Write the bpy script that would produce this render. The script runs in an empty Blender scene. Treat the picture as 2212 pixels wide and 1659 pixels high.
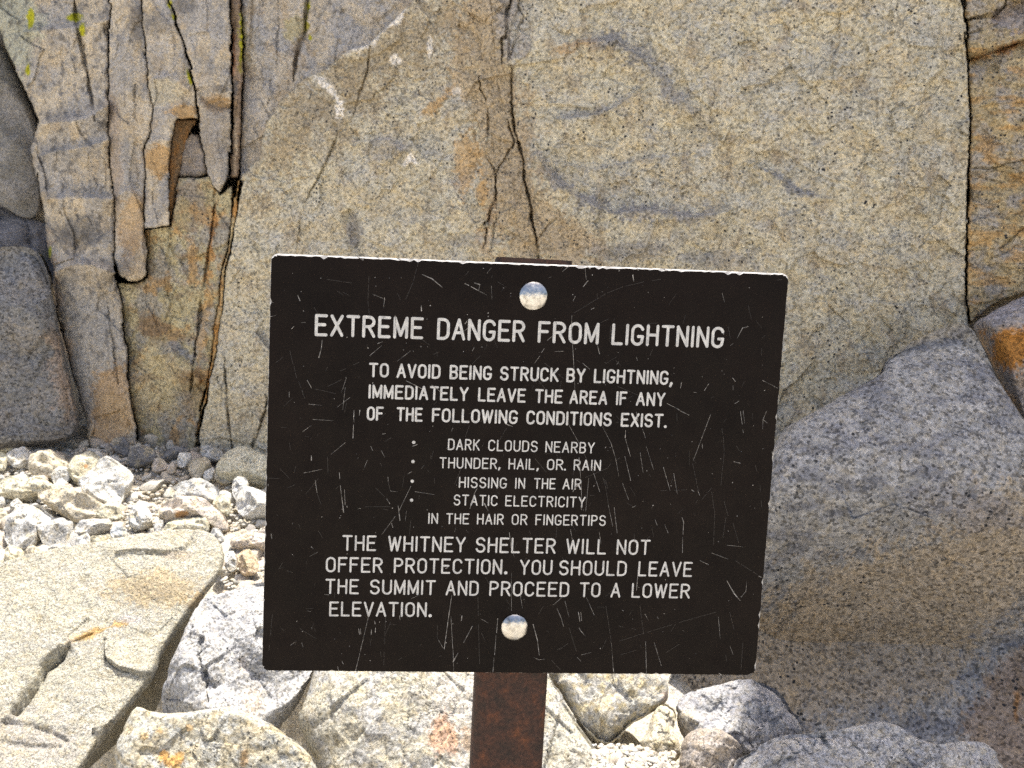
import bpy, math, random
import numpy as np
from mathutils import Vector, Matrix
R = math.radians
SC = bpy.context.scene

# ------------------------------------------------------------------ camera, sky, sun, exposure
PW, PH = 2212.0, 1659.0                     # the photograph's own grid, used for tracing
F = 0.75 * PW
PITCH = R(10.0)
CAM = np.array([0.0, 0.0, 0.90])
cd = bpy.data.cameras.new('camera'); cam = bpy.data.objects.new('camera', cd)
SC.collection.objects.link(cam); SC.camera = cam
cam.location = CAM; cam.rotation_euler = (R(90) - PITCH, 0, 0)
cd.sensor_fit = 'HORIZONTAL'; cd.sensor_width = 36.0; cd.lens = 27.0
cd.clip_start = 0.02; cd.clip_end = 500
cd.dof.use_dof = True; cd.dof.focus_distance = 0.68; cd.dof.aperture_fstop = 18.0

SUN_EL, SUN_AZ = R(74), R(20)               # azimuth from +Y (behind the cliff) towards +X
SUN = np.array([math.sin(SUN_AZ) * math.cos(SUN_EL), math.cos(SUN_AZ) * math.cos(SUN_EL), math.sin(SUN_EL)])
W = bpy.data.worlds.new('World'); SC.world = W; W.use_nodes = True
nt = W.node_tree; nt.nodes.clear()
sky = nt.nodes.new('ShaderNodeTexSky'); sky.sky_type = 'NISHITA'; sky.sun_disc = False
sky.sun_elevation = SUN_EL; sky.sun_rotation = SUN_AZ
sky.altitude = 0; sky.air_density = 1.0; sky.dust_density = 5.0; sky.ozone_density = 0.3
bg = nt.nodes.new('ShaderNodeBackground'); bg.inputs[1].default_value = 0.10
wo = nt.nodes.new('ShaderNodeOutputWorld')
nt.links.new(sky.outputs[0], bg.inputs[0]); nt.links.new(bg.outputs[0], wo.inputs[0])
sl = bpy.data.lights.new('sun', 'SUN'); sl.energy = 3.7; sl.angle = R(0.53); sl.color = (1.0, 0.95, 0.87)
so = bpy.data.objects.new('sun', sl); SC.collection.objects.link(so)
so.rotation_euler = Vector(SUN).to_track_quat('Z', 'Y').to_euler(); so.location = (2, 2, 8)
SC.view_settings.view_transform = 'Standard'; SC.view_settings.look = 'None'
SC.view_settings.gamma = 1.0; SC.view_settings.exposure = 1.3
SC.cycles.use_denoising = False            # the sampling grain keeps the stone crisp
SC.cycles.max_bounces = 8; SC.cycles.diffuse_bounces = 5

# ------------------------------------------------------------------ tracing helpers
UP = np.array([0, math.sin(PITCH), math.cos(PITCH)]); FW = np.array([0, math.cos(PITCH), -math.sin(PITCH)])
RT = np.array([1.0, 0, 0])
def ray(x, y):
    x = np.asarray(x, float); y = np.asarray(y, float)
    a = (x - PW / 2) / F; b = -(y - PH / 2) / F
    return a[..., None] * RT + b[..., None] * UP + FW
def at(x, y, t): return CAM + ray(x, y) * np.asarray(t, float)[..., None]
def proj(P):
    q = P - CAM; z = q @ FW
    return PW / 2 + F * (q @ RT) / z, PH / 2 - F * (q @ UP) / z, z
SLOPE = 0.12
def ground_z(x, y):
    s = np.clip((x - 0.15) / 0.6, 0, 1); s = s * s * (3 - 2 * s)
    f = np.clip(y / 0.5, 0, 1)
    return SLOPE * np.clip(y, -0.2, 2.6) - 0.16 * s * f
def ground_t(x, y):
    r = ray(x, y); return CAM[2] / (SLOPE * r[..., 1] - r[..., 2])
def drop_to_ground(x, y, t=None):
    p = at(x, y, ground_t(x, y)); return p

# wall plane
LEAN = R(8); wy = R(12.5)
WN = np.array([-math.sin(wy) * math.cos(LEAN), -math.cos(wy) * math.cos(LEAN), math.sin(LEAN)])
WP = drop_to_ground(np.array(300.0), np.array(962.0))
WU = np.array([math.cos(wy), -math.sin(wy), 0]); WV = np.cross(WU, WN); WV = WV if WV[2] > 0 else -WV
def wall_t(x, y):
    return ((WP - CAM) @ WN) / (ray(x, y) @ WN)

# ------------------------------------------------------------------ noise
_rng = np.random.RandomState(7)
_perm = _rng.permutation(4096); _g = _rng.rand(4096) * 2 * np.pi
_gx, _gy = np.cos(_g), np.sin(_g)
def perlin(x, y, s=0):
    xi = np.floor(x).astype(int); yi = np.floor(y).astype(int); xf = x - xi; yf = y - yi
    def h(i, j): return _perm[(_perm[(i + s * 131) & 4095] + j) & 4095]
    def g(i, j, dx, dy):
        k = h(i, j); return _gx[k] * dx + _gy[k] * dy
    u = xf ** 3 * (xf * (xf * 6 - 15) + 10); v = yf ** 3 * (yf * (yf * 6 - 15) + 10)
    a = g(xi, yi, xf, yf) * (1 - u) + g(xi + 1, yi, xf - 1, yf) * u
    b = g(xi, yi + 1, xf, yf - 1) * (1 - u) + g(xi + 1, yi + 1, xf - 1, yf - 1) * u
    return (a * (1 - v) + b * v) * 1.5
def fbm(x, y, o=4, s=0, gain=0.5):
    r = 0; a = 1.0
    for k in range(o):
        r = r + a * perlin(x * 2 ** k + 17.3 * k, y * 2 ** k - 9.1 * k, s + k); a *= gain
    return r
def facets(x, y, s=0, tilt=1.0):
    """piecewise planar cells: chipped, flaky stone"""
    xi = np.floor(x).astype(int); yi = np.floor(y).astype(int)
    best = np.full(x.shape, 9.0); val = np.zeros(x.shape)
    for di in (-1, 0, 1):
        for dj in (-1, 0, 1):
            k = _perm[(_perm[(xi + di + s * 57) & 4095] + yi + dj) & 4095]
            cx = xi + di + 0.5 + 0.45 * _gx[k]; cy = yi + dj + 0.5 + 0.45 * _gy[k]
            d = (x - cx) ** 2 + (y - cy) ** 2
            k2 = _perm[(k + 91) & 4095]
            v = 0.6 * _gx[k2] + tilt * ((x - cx) * _gx[(k2 + 5) & 4095] + (y - cy) * _gy[(k2 + 5) & 4095])
            m = d < best; best = np.where(m, d, best); val = np.where(m, v, val)
    return val
def sm(x, a, b):
    t = np.clip((x - a) / (b - a), 0, 1); return t * t * (3 - 2 * t)

# ------------------------------------------------------------------ 2-D distances
def line_dist(pts, X, Y, closed=False):
    """distance, signed side (+ = right of travel as seen), position 0..1 along"""
    P = np.array(pts, float); n = len(P); segs = [(i, (i + 1) % n) for i in range(n if closed else n - 1)]
    L = [np.hypot(*(P[b] - P[a])) for a, b in segs]; tot = sum(L) or 1; acc = 0
    D = np.full(X.shape, 1e9); S = np.zeros(X.shape); A = np.zeros(X.shape)
    for (a, b), l in zip(segs, L):
        ex, ey = P[b] - P[a]; qx, qy = X - P[a][0], Y - P[a][1]
        t = np.clip((qx * ex + qy * ey) / (l * l + 1e-9), 0, 1)
        d = np.hypot(qx - t * ex, qy - t * ey); m = d < D
        D = np.where(m, d, D); S = np.where(m, np.sign(ex * qy - ey * qx), S); A = np.where(m, (acc + t * l) / tot, A)
        acc += l
    return D, S, A
def poly_sd(pts, X, Y):
    D, _, _ = line_dist(pts, X, Y, True)
    P = np.array(pts, float); n = len(P); ins = np.zeros(X.shape, bool)
    for i in range(n):
        x1, y1 = P[i]; x2, y2 = P[(i + 1) % n]
        if y1 == y2: continue
        c = ((y1 > Y) != (y2 > Y)) & (X < (x2 - x1) * (Y - y1) / (y2 - y1) + x1); ins ^= c
    return np.where(ins, D, -D)
def chaikin(P, n=2):
    P = np.array(P, float)
    for _ in range(n):
        Q = np.roll(P, -1, 0); P = np.stack([P * .75 + Q * .25, P * .25 + Q * .75], 1).reshape(-1, P.shape[1])
    return P
def features(fs, X, Y):
    o = np.zeros(X.shape)
    for f in fs:
        if f[0] == 'g':                      # groove: points, half width px, depth m
            d, _, a = line_dist(f[1], X, Y); w = f[2] * (0.35 + 0.55 * np.sin(np.pi * np.clip(a, 0.04, 0.96)) + 0.7 * perlin(X / 37, Y / 37, 71))
            w = np.clip(w, 0.5, None); o -= f[3] * np.clip(1.25 - d / w, 0, 1) * np.clip(0.75 + 0.9 * perlin(X / 60 + 9, Y / 60, 72), 0.15, 1)
        elif f[0] == 's':                    # scarp: points, height m, fade px, edge px
            d, s, a = line_dist(f[1], X, Y); (ax, ay), (bx, by) = f[1][0], f[1][-1]
            d0 = np.hypot(X - ax, Y - ay) + 1e-6; d1 = np.hypot(X - bx, Y - by) + 1e-6
            tp = np.sqrt(np.clip(1 - (d / d0) ** 2, 0, 1) * np.clip(1 - (d / d1) ** 2, 0, 1))
            ln = math.hypot(bx - ax, by - ay) + 1e-6; ex, ey = (bx - ax) / ln, (by - ay) / ln
            al = np.array([(x - ax) * ex + (y - ay) * ey for x, y in f[1]]); pe = np.array([ex * (y - ay) - ey * (x - ax) for x, y in f[1]]); od = np.argsort(al)
            side = (ex * (Y - ay) - ey * (X - ax)) - np.interp((X - ax) * ex + (Y - ay) * ey, al[od], pe[od])
            o += 1.6 * f[2] * tp * np.where(side > 0, np.exp(-d / f[3]), np.exp(-d / f[4]))
        elif f[0] == 'b':                    # swelling: centre, radii, height m
            o += f[5] * np.exp(-((X - f[1]) / f[3]) ** 2 - ((Y - f[2]) / f[4]) ** 2)
        elif f[0] == 'p':                    # raised plate inside a polygon: points, height m, edge px
            o += f[2] * sm(poly_sd(f[1], X, Y), -f[3], f[3])
    return o

# ------------------------------------------------------------------ mineral colours
TAN = (0.54, 0.475, 0.38); BEIGE = (0.54, 0.495, 0.38); GREY = (0.30, 0.295, 0.30); BLUE = (0.20, 0.21, 0.24)
RUST = (0.40, 0.19, 0.05); ORANGE = (0.46, 0.29, 0.12); LICHEN = (0.42, 0.42, 0.02); WHITE = (0.80, 0.76, 0.70)
BROWN = (0.22, 0.155, 0.095); DARK = (0.10, 0.10, 0.11); CREAM = (0.50, 0.46, 0.36); PALE = (0.47, 0.46, 0.43)
SALT = (0.46, 0.46, 0.46); PINK = (0.46, 0.36, 0.29); OLIVE = (0.44, 0.39, 0.25)
def paint(base, mixes, X, Y, seed=0, sc=1.0):
    """base colour then a list of mineral stains and painted shade; X,Y in tracing units"""
    C = np.ones(X.shape + (3,)) * np.array(base)
    n1 = fbm(X / (60 * sc), Y / (60 * sc), 4, seed + 3); n2 = 0.7 * fbm(X / (14 * sc), Y / (14 * sc), 3, seed + 9) + 0.8 * perlin(X / 4.6, Y / 4.6, seed + 2) + 0.5 * perlin(X / 8.3, Y / 8.3, seed + 4)
    for m in mixes:
        if m[0] == 'n':                      # cloudy stain: colour, threshold, softness, scale x, scale y, strength
            n = fbm(X / m[4] + 5.1, Y / m[5] + 2.2, 4, seed + int(m[4]) % 37); k = sm(n + 0.25 * n2, m[2] - m[3], m[2] + m[3]) * m[6]
        elif m[0] == 'b':                    # patch: colour, cx, cy, rx, ry, strength
            r = np.hypot((X - m[2]) / m[4], (Y - m[3]) / m[5]); k = sm(1.15 - r + 0.35 * n1 + 0.3 * n2, 0.0, 0.45) * m[6]
        elif m[0] == 'l':                    # streak along a line: colour, points, half width, strength
            d, _, a = line_dist(m[2], X, Y); wv = m[3] * (0.3 + 1.5 * np.clip(0.5 + perlin(X / 42, Y / 42, seed + 12) + .6 * perlin(X / 17, Y / 17, seed + 13), 0, 1)); k = sm(1.0 - d / wv + 0.5 * n1 + 0.6 * n2, 0, 0.7) * m[4] * np.clip(5 * np.minimum(a, 1 - a) + .25, 0, 1)
        elif m[0] == 'p':                    # stain with an outline: colour, points, soft px, strength
            k = sm(poly_sd(m[2], X, Y) + m[3] * (n1 + n2), -m[3] * .5, m[3] * .5) * m[4]
        C = C * (1 - k[..., None]) + np.array(m[1]) * k[..., None]
    return np.clip(C * (1 + 0.10 * n1 + 0.10 * n2)[..., None], 0.01, 0.9)

# ------------------------------------------------------------------ materials
def new_mat(name):
    m = bpy.data.materials.new(name); m.use_nodes = True
    n = m.node_tree; n.nodes.clear()
    out = n.nodes.new('ShaderNodeOutputMaterial'); b = n.nodes.new('ShaderNodeBsdfPrincipled')
    n.links.new(b.outputs[0], out.inputs[0]); return m, n, b
def N(n, t, **kw):
    x = n.nodes.new(t)
    for k, v in kw.items(): setattr(x, k, v)
    return x
def mathn(n, op, a, b=None, c=None):
    x = n.nodes.new('ShaderNodeMath'); x.operation = op
    for i, v in enumerate((a, b, c)):
        if v is None: continue
        if isinstance(v, (int, float)): x.inputs[i].default_value = v
        else: n.links.new(v, x.inputs[i])
    return x.outputs[0]
def mixc(n, mode, fac, a, b):
    x = n.nodes.new('ShaderNodeMix'); x.data_type = 'RGBA'; x.blend_type = mode; x.clamp_factor = True
    for s, v in ((0, fac), (6, a), (7, b)):
        if isinstance(v, (int, float)): x.inputs[s].default_value = v
        elif isinstance(v, tuple): x.inputs[s].default_value = v + (1,)
        else: n.links.new(v, x.inputs[s])
    return x.outputs[2]
def ramp(n, fac, stops, interp='LINEAR'):
    x = n.nodes.new('ShaderNodeValToRGB'); x.color_ramp.interpolation = interp
    e = x.color_ramp.elements
    while len(e) < len(stops): e.new(0.5)
    for k, (p, c) in enumerate(stops):
        e[k].position = p; e[k].color = (c if isinstance(c, tuple) else (c, c, c)) + (1,)
    n.links.new(fac, x.inputs[0]); return x.outputs[0]
def granite(name, scale=130.0, contrast=0.6, specks=0.7, bump=0.5, pebble=False, fine=1.0):
    m, n, b = new_mat(name)
    tc = N(n, 'ShaderNodeTexCoord'); co = tc.outputs['Object']
    warp = N(n, 'ShaderNodeTexNoise'); warp.inputs['Scale'].default_value = scale * 0.8; warp.inputs['Detail'].default_value = 1
    n.links.new(co, warp.inputs['Vector'])
    va = N(n, 'ShaderNodeVectorMath', operation='MULTIPLY_ADD'); n.links.new(warp.outputs['Color'], va.inputs[0])
    va.inputs[1].default_value = (0.9 / scale,) * 3; n.links.new(co, va.inputs[2]); wc = va.outputs[0]
    v1 = N(n, 'ShaderNodeTexVoronoi'); v1.inputs['Scale'].default_value = scale; n.links.new(wc, v1.inputs['Vector'])
    s1 = N(n, 'ShaderNodeSeparateColor'); n.links.new(v1.outputs['Color'], s1.inputs[0])
    grain = ramp(n, s1.outputs[0], [(0.0, 0.34), (0.13, 0.55), (0.3, 0.84), (0.55, 1.05), (0.8, 1.2), (1.0, 1.4)])
    v2 = N(n, 'ShaderNodeTexVoronoi'); v2.inputs['Scale'].default_value = scale * 0.55; n.links.new(wc, v2.inputs['Vector'])
    s2 = N(n, 'ShaderNodeSeparateColor'); n.links.new(v2.outputs['Color'], s2.inputs[0])
    near = mathn(n, 'LESS_THAN', v2.outputs['Distance'], 0.34)
    pick = mathn(n, 'LESS_THAN', s2.outputs[1], 0.16)
    big = N(n, 'ShaderNodeTexNoise'); big.inputs['Scale'].default_value = 9; big.inputs['Detail'].default_value = 3; n.links.new(co, big.inputs['Vector'])
    cl = ramp(n, big.outputs[0], [(0.38, 0.25), (0.6, 1.0)])
    spk = mathn(n, 'MULTIPLY', mathn(n, 'MULTIPLY', near, pick), mathn(n, 'MULTIPLY', cl, specks))
    fn = N(n, 'ShaderNodeTexNoise'); fn.inputs['Scale'].default_value = scale * 2.3; fn.inputs['Detail'].default_value = 2; n.links.new(co, fn.inputs['Vector'])
    fg = ramp(n, fn.outputs[0], [(0.3, 0.72), (0.5, 1.0), (0.7, 1.22)])
    if pebble:
        oi = N(n, 'ShaderNodeObjectInfo')
        base = ramp(n, oi.outputs['Random'], [(0.0, (.62, .62, .61)), (0.25, (.64, .60, .50)), (0.45, (.62, .61, .57)), (0.62, (0.55, 0.49, 0.40)), (0.78, (.60, .53, .46)), (0.92, SALT), (1.0, (0.52, 0.43, 0.32))])
    else:
        at_ = N(n, 'ShaderNodeAttribute'); at_.attribute_name = 'mineral'; base = at_.outputs['Color']
    c = mixc(n, 'MULTIPLY', contrast, base, grain)
    c = mixc(n, 'MULTIPLY', 0.7 * fine, c, fg)
    yl = N(n, 'ShaderNodeTexNoise'); yl.inputs['Scale'].default_value = scale * 0.4; yl.inputs['Detail'].default_value = 2; n.links.new(co, yl.inputs['Vector'])
    c = mixc(n, 'MULTIPLY', mathn(n, 'MULTIPLY', ramp(n, yl.outputs[0], [(0.45, 0.0), (0.7, 1.0)]), 0.55), c, (1.06, 0.93, 0.68))
    c = mixc(n, 'MIX', spk, c, (0.028, 0.03, 0.034))
    n.links.new(c, b.inputs['Base Color'])
    b.inputs['Roughness'].default_value = 0.85; b.inputs['Specular IOR Level'].default_value = 0.25
    n1 = N(n, 'ShaderNodeTexNoise'); n1.inputs['Scale'].default_value = 45; n1.inputs['Detail'].default_value = 8; n1.inputs['Roughness'].default_value = 0.68
    n.links.new(co, n1.inputs['Vector'])
    h = mathn(n, 'MULTIPLY_ADD', s1.outputs[0], 0.10, n1.outputs[0])
    bp = N(n, 'ShaderNodeBump'); bp.inputs['Strength'].default_value = bump; bp.inputs['Distance'].default_value = 0.018
    n.links.new(h, bp.inputs['Height']); n.links.new(bp.outputs[0], b.inputs['Normal'])
    return m
M_WALL = granite('wall_granite', 195, 0.85, 1.0, 0.6)
M_BIG = granite('boulder_granite', 185, 1.0, 1.0, 0.55)
M_FINE = granite('fractured_granite', 260, 0.6, 0.5, 0.75)
M_SALT = granite('speckled_granite', 310, 0.85, 0.8, 0.55)
M_SLAB = granite('slab_granite', 430, 0.8, 0.6, 0.9)
M_STONE = granite('stone_granite', 290, 0.6, 0.55, 0.7)
M_PEB = granite('pebble_granite', 260, 0.6, 0.5, 0.5, pebble=True)

# ------------------------------------------------------------------ objects
def tag(o, label=None, cat=None, group=None, kind=None):
    if label: o['label'] = label
    if cat: o['category'] = cat
    if group: o['group'] = group
    if kind: o['kind'] = kind
    return o
def mesh_obj(name, V, Q, mat, col=None, parent=None, smooth=True, origin=None):
    V = np.asarray(V, np.float64).reshape(-1, 3); Q = np.asarray(Q, np.int32)
    me = bpy.data.meshes.new(name)
    if origin is not None: V = V - np.asarray(origin)
    me.vertices.add(len(V)); me.vertices.foreach_set('co', V.astype(np.float32).ravel())
    k = Q.shape[1]
    me.loops.add(Q.size); me.loops.foreach_set('vertex_index', Q.ravel())
    me.polygons.add(len(Q)); me.polygons.foreach_set('loop_start', np.arange(0, Q.size, k, dtype=np.int32))
    me.polygons.foreach_set('loop_total', np.full(len(Q), k, np.int32))
    me.polygons.foreach_set('use_smooth', np.full(len(Q), smooth))
    me.update(calc_edges=True); me.validate()
    if col is not None:
        a = me.color_attributes.new('mineral', 'FLOAT_COLOR', 'POINT')
        c4 = np.ones((len(V), 4), np.float32); c4[:, :3] = np.asarray(col).reshape(-1, 3)
        a.data.foreach_set('color', c4.ravel())
    me.materials.append(mat)
    o = bpy.data.objects.new(name, me); SC.collection.objects.link(o)
    if origin is not None: o.location = origin
    if parent: o.parent = parent
    return o
def grid_faces(ny, nx, keep=None):
    i = np.arange(ny * nx).reshape(ny, nx)
    q = np.stack([i[:-1, :-1], i[1:, :-1], i[1:, 1:], i[:-1, 1:]], -1)
    if keep is not None:
        k = keep[:-1, :-1] | keep[1:, :-1] | keep[1:, 1:] | keep[:-1, 1:]; q = q[k]
    return q.reshape(-1, 4)
def compact(V, Q, *extra):
    u, inv = np.unique(Q, return_inverse=True)
    return (V[u], inv.reshape(Q.shape)) + tuple(e[u] for e in extra)

MPP = 0.00138                                # metres per tracing unit on the cliff
def panel(name, label, poly, base=TAN, mixes=(), feats=(), rec=0.0, tilt=(0, 0), edge=9, gap=1.6, amp=1.0, an=(1, 1), seed=0, fac=1.0, step=2.2, mat=None, deep=0.22, cat='rock face', group=None):
    P = np.array(poly, float); x0, y0 = P.min(0) - 8; x1, y1 = P.max(0) + 8
    X, Y = np.meshgrid(np.arange(x0, x1, step), np.arange(y0, y1, step))
    wx = 2.2 * facets(X / 26, Y / 40, 41) + 1.6 * fbm(X / 12, Y / 12, 3, 43); wyy = 2.0 * fbm(X / 20, Y / 20, 3, 57)
    Xw, Yw = X + wx, Y + wyy
    d = poly_sd(poly, Xw, Yw) - gap * np.clip(0.75 + 1.5 * perlin(X / 55 + 3, Y / 75, 77), 0.05, 2.2)
    u, v = X * MPP * an[0], Y * MPP * an[1]
    off = amp * (0.018 * fbm(u * 2.6, v * 2.6, 2, seed) + 0.011 / fac * fbm(u * 11, v * 11, 4, seed + 5, 0.55)
                 + 0.0075 * fac * facets(u * 9 + 0.5 * fbm(u * 6, v * 6, 2, seed), v * 9, seed) + 0.0034 * fac * facets(u * 26, v * 26 + 0.4 * fbm(u * 20, v * 20, 2), seed + 2))
    off += features(feats, Xw, Yw) - rec + tilt[0] * (X - P[:, 0].mean()) * MPP + tilt[1] * (Y - P[:, 1].mean()) * MPP
    e = edge * (0.7 + 0.6 * np.clip(0.5 + fbm(X / 50, Y / 50, 2, seed + 8), 0, 1)); em = e * MPP
    q = np.clip(1 - d / e, 0, 1); off -= em * (1 - np.sqrt(np.clip(1 - q * q, 0, 1)))
    off -= np.clip(-d / 3.0, 0, 1) * deep
    rn = ray(X, Y) @ WN
    V = at(X, Y, wall_t(X, Y) + off / rn)
    Q = grid_faces(*X.shape, keep=d > -4)
    C = paint(base, mixes, X, Y, seed)
    V, Q, C = compact(V.reshape(-1, 3), Q, C.reshape(-1, 3))
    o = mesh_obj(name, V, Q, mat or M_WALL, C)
    return tag(o, label, cat, group)

def rock(name, label, pts, t=None, el=45, az=0, T=0.06, T2=None, qb=0.85, p=3.0, q=0.5, base=CREAM, mixes=(), feats=(), mat=None, seed=0, n=110, K=26, rough=1.0, cuts=3, cat='rock', group=None, smooth_n=2, px_t=None, planes=(), soft=0.02):
    P = np.array(pts, float)
    Cn = chaikin(P, smooth_n); c = Cn.mean(0)
    if t is None:
        yy = px_t if px_t else P[:, 1].max() * 0.75 + P[:, 1].min() * 0.25
        t = float(ground_t(c[0], np.array(yy)))
    nrm = np.array([math.sin(R(az)) * math.cos(R(el)), -math.cos(R(az)) * math.cos(R(el)), math.sin(R(el))])
    c3 = at(c[0], c[1], t); T2 = T if T2 is None else T2
    rr = ray(Cn[:, 0], Cn[:, 1]); tt = ((c3 - CAM) @ nrm) / (rr @ nrm); B = CAM + rr * tt[:, None]
    e1 = np.cross([0, 0, 1.0], nrm); e1 /= np.linalg.norm(e1); e2 = np.cross(nrm, e1)
    b2 = np.stack([(B - c3) @ e1, (B - c3) @ e2], 1)
    if np.sum(b2[:, 0] * np.roll(b2[:, 1], -1) - b2[:, 1] * np.roll(b2[:, 0], -1)) < 0: b2 = b2[::-1]
    L = np.r_[0, np.cumsum(np.hypot(*(np.roll(b2, -1, 0) - b2).T))]; s = np.linspace(0, L[-1], n, endpoint=False)
    bb = np.vstack([b2, b2[:1]]); b2 = np.stack([np.interp(s, L, bb[:, 0]), np.interp(s, L, bb[:, 1])], 1)
    size = np.sqrt(np.ptp(b2[:, 0]) * np.ptp(b2[:, 1])); so = np.arange(n) / n * L[-1]
    b2 = b2 * (1 + np.minimum(1, .25 / size) * (.022 * facets(so / (size * .16) + seed, so * 0 + seed, 3) + .012 * facets(so / (size * .05) + seed, so * 0 + 2.5, 6)))[:, None]
    rng = np.random.RandomState(seed + 11)
    rs = np.sin(np.linspace(0, 1, K + 1)[1:] * np.pi / 2)
    rb = rs[:-1][::-1]
    def ring(r): return r[:, None, None] * b2[None]
    Fx = ring(rs); Bx = ring(rb)
    def hgt(r): return np.clip(1 - r ** p, 0, 1) ** q
    hf = T * hgt(rs)[:, None] * np.ones((1, n)); hb = -T2 * ((1 - rb ** 1.15) ** qb)[:, None] * np.ones((1, n))
    for k in range(cuts):
        a = rng.rand() * 2 * np.pi; sl = 0.25 + 0.9 * rng.rand()
        pl = T * (0.5 + 0.5 * rng.rand()) - sl * T / (size * .5) * (Fx @ np.array([np.cos(a), np.sin(a)])) * 1.0
        dd = hf - pl; sft = T * 0.015; hf = hf - sft * np.log1p(np.exp(np.clip(dd / sft, -30, 30)))
    for (a, sl, o) in planes:
        pl = o * T - sl * (Fx @ np.array([math.cos(R(a)), math.sin(R(a))]))
        dd = hf - pl; sft = T * soft; hf = hf - sft * np.log1p(np.exp(np.clip(dd / sft, -30, 30)))
    XY = np.concatenate([Fx, Bx], 0); H = np.concatenate([hf, hb], 0)
    f = 1.0 / size
    ux, uy = XY[..., 0] + 3.1 * seed, XY[..., 1] + 1.7 * seed
    nz = size * rough * (0.028 * fbm(ux * f * 2.3, uy * f * 2.3, 3, seed) + 0.030 * facets(ux * f * 2.2 + 4, uy * f * 2.2, seed + 1) + 0.024 * facets(ux * f * 5, uy * f * 5, seed)) + rough * (0.004 * fbm(ux * 28, uy * 28, 3, seed) + 0.0025 * facets(ux * 45, uy * 45, seed))
    fr = np.concatenate([np.ones(len(rs)), np.zeros(len(rb))])[:, None]
    edge = np.concatenate([rs, rb])[:, None]
    H = H + nz * (0.25 + 0.75 * fr) * (1 - edge ** 8)
    V = c3 + XY[..., :1] * e1 + XY[..., 1:] * e2 + H[..., None] * nrm
    if feats:
        px, py, z = proj(V); jit = .35 if p > 40 else 1.0; jx = 3.0 * facets(px / 13, py / 13, seed + 3) + 3.5 * fbm(px / 17, py / 17, 4, seed); jy = 3.0 * facets(px / 11, py / 11, seed + 7) + 3.5 * fbm(px / 17 + 9, py / 17, 4, seed); px, py = px + jit * jx, py + jit * jy; V = V + (features(feats, px, py) * fr * (1 - edge ** 30))[..., None] * nrm
    px, py, _ = proj(V)
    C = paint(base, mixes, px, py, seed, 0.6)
    top = c3 + nrm * H[0].mean(); bot = c3 - nrm * T2
    V = np.concatenate([V.reshape(-1, 3), [top, bot]]); C = np.concatenate([C.reshape(-1, 3), [C[0, 0], C[-1, 0]]])
    m = XY.shape[0]; i = np.arange(m * n).reshape(m, n); j = np.roll(i, -1, 1)
    Q = np.stack([i[:-1], i[1:], j[1:], j[:-1]], -1).reshape(-1, 4)
    Tt = np.stack([np.full(n, m * n), i[0], j[0], j[0]], -1); Tb = np.stack([np.full(n, m * n + 1), j[-1], i[-1], i[-1]], -1)
    tri = np.concatenate([Tt[:, :3], Tb[:, :3]]); 
    Qt = np.concatenate([Q[:, [0, 1, 2]], Q[:, [0, 2, 3]], tri])
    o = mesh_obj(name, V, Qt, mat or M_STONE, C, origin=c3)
    o.data.attributes  # colour layer already stored
    return tag(o, label, cat, group)

# ------------------------------------------------------------------ ground
def build_ground():
    xs = np.r_[np.linspace(-40, -2.6, 24), np.linspace(-2.5, 1.9, 300), np.linspace(2.0, 40, 24)]
    ys = np.r_[np.linspace(-40, 0.55, 34), np.linspace(0.6, 2.75, 190), np.linspace(2.9, 14, 10)]
    X, Y = np.meshgrid(xs, ys)
    Z = ground_z(X, Y) - 0.03 + 0.03 * fbm(X * 2, Y * 2, 3, 3) + 0.018 * fbm(X * 9, Y * 9, 3, 5) + 0.010 * facets(X * 22, Y * 22, 4)
    Z -= (0.40 * sm(-X, -.11, -.03) * (1 - sm(Y - .10 * sm(X, -.62, -.5), 1.45, 1.60)) + 0.30 * sm(X, .34, .5) + 0.09 * sm(X, .06, .12) * (1 - sm(X, .34, .5)) * sm(Y, 1.10, 1.16)) * sm(Y, .3, .7) * (1 - sm(Y, 2.3, 2.6))
    Z += 0.28 * np.clip(-Y - 1.2, 0, 14)          # unseen rise added behind the viewer to bounce sunlight at the cliff
    px = X * 1200; py = Y * 1200
    C = paint((0.56, 0.52, 0.44), [('n', (0.52, 0.51, 0.49), 0.0, 0.3, 90, 90, 0.8), ('n', CREAM, 0.2, 0.3, 50, 50, 0.7)], px, py, 2)
    gap_shade = (sm(X, -.75, -.62) * (1 - sm(X, .05, .1)) * (1 - sm(Y, 1.4, 1.55)) * sm(Y, .5, .7) + sm(X, .36, .45) * sm(Y, .5, .7) * (1 - sm(Y, 2.3, 2.5)))[..., None]   # shade of the gaps under the big blocks, painted into the ground
    C = C * (1 - gap_shade) + np.array((.17, .145, .115)) * gap_shade
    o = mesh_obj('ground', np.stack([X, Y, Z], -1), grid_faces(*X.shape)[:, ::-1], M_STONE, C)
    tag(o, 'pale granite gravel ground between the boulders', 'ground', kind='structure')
build_ground()

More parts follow.
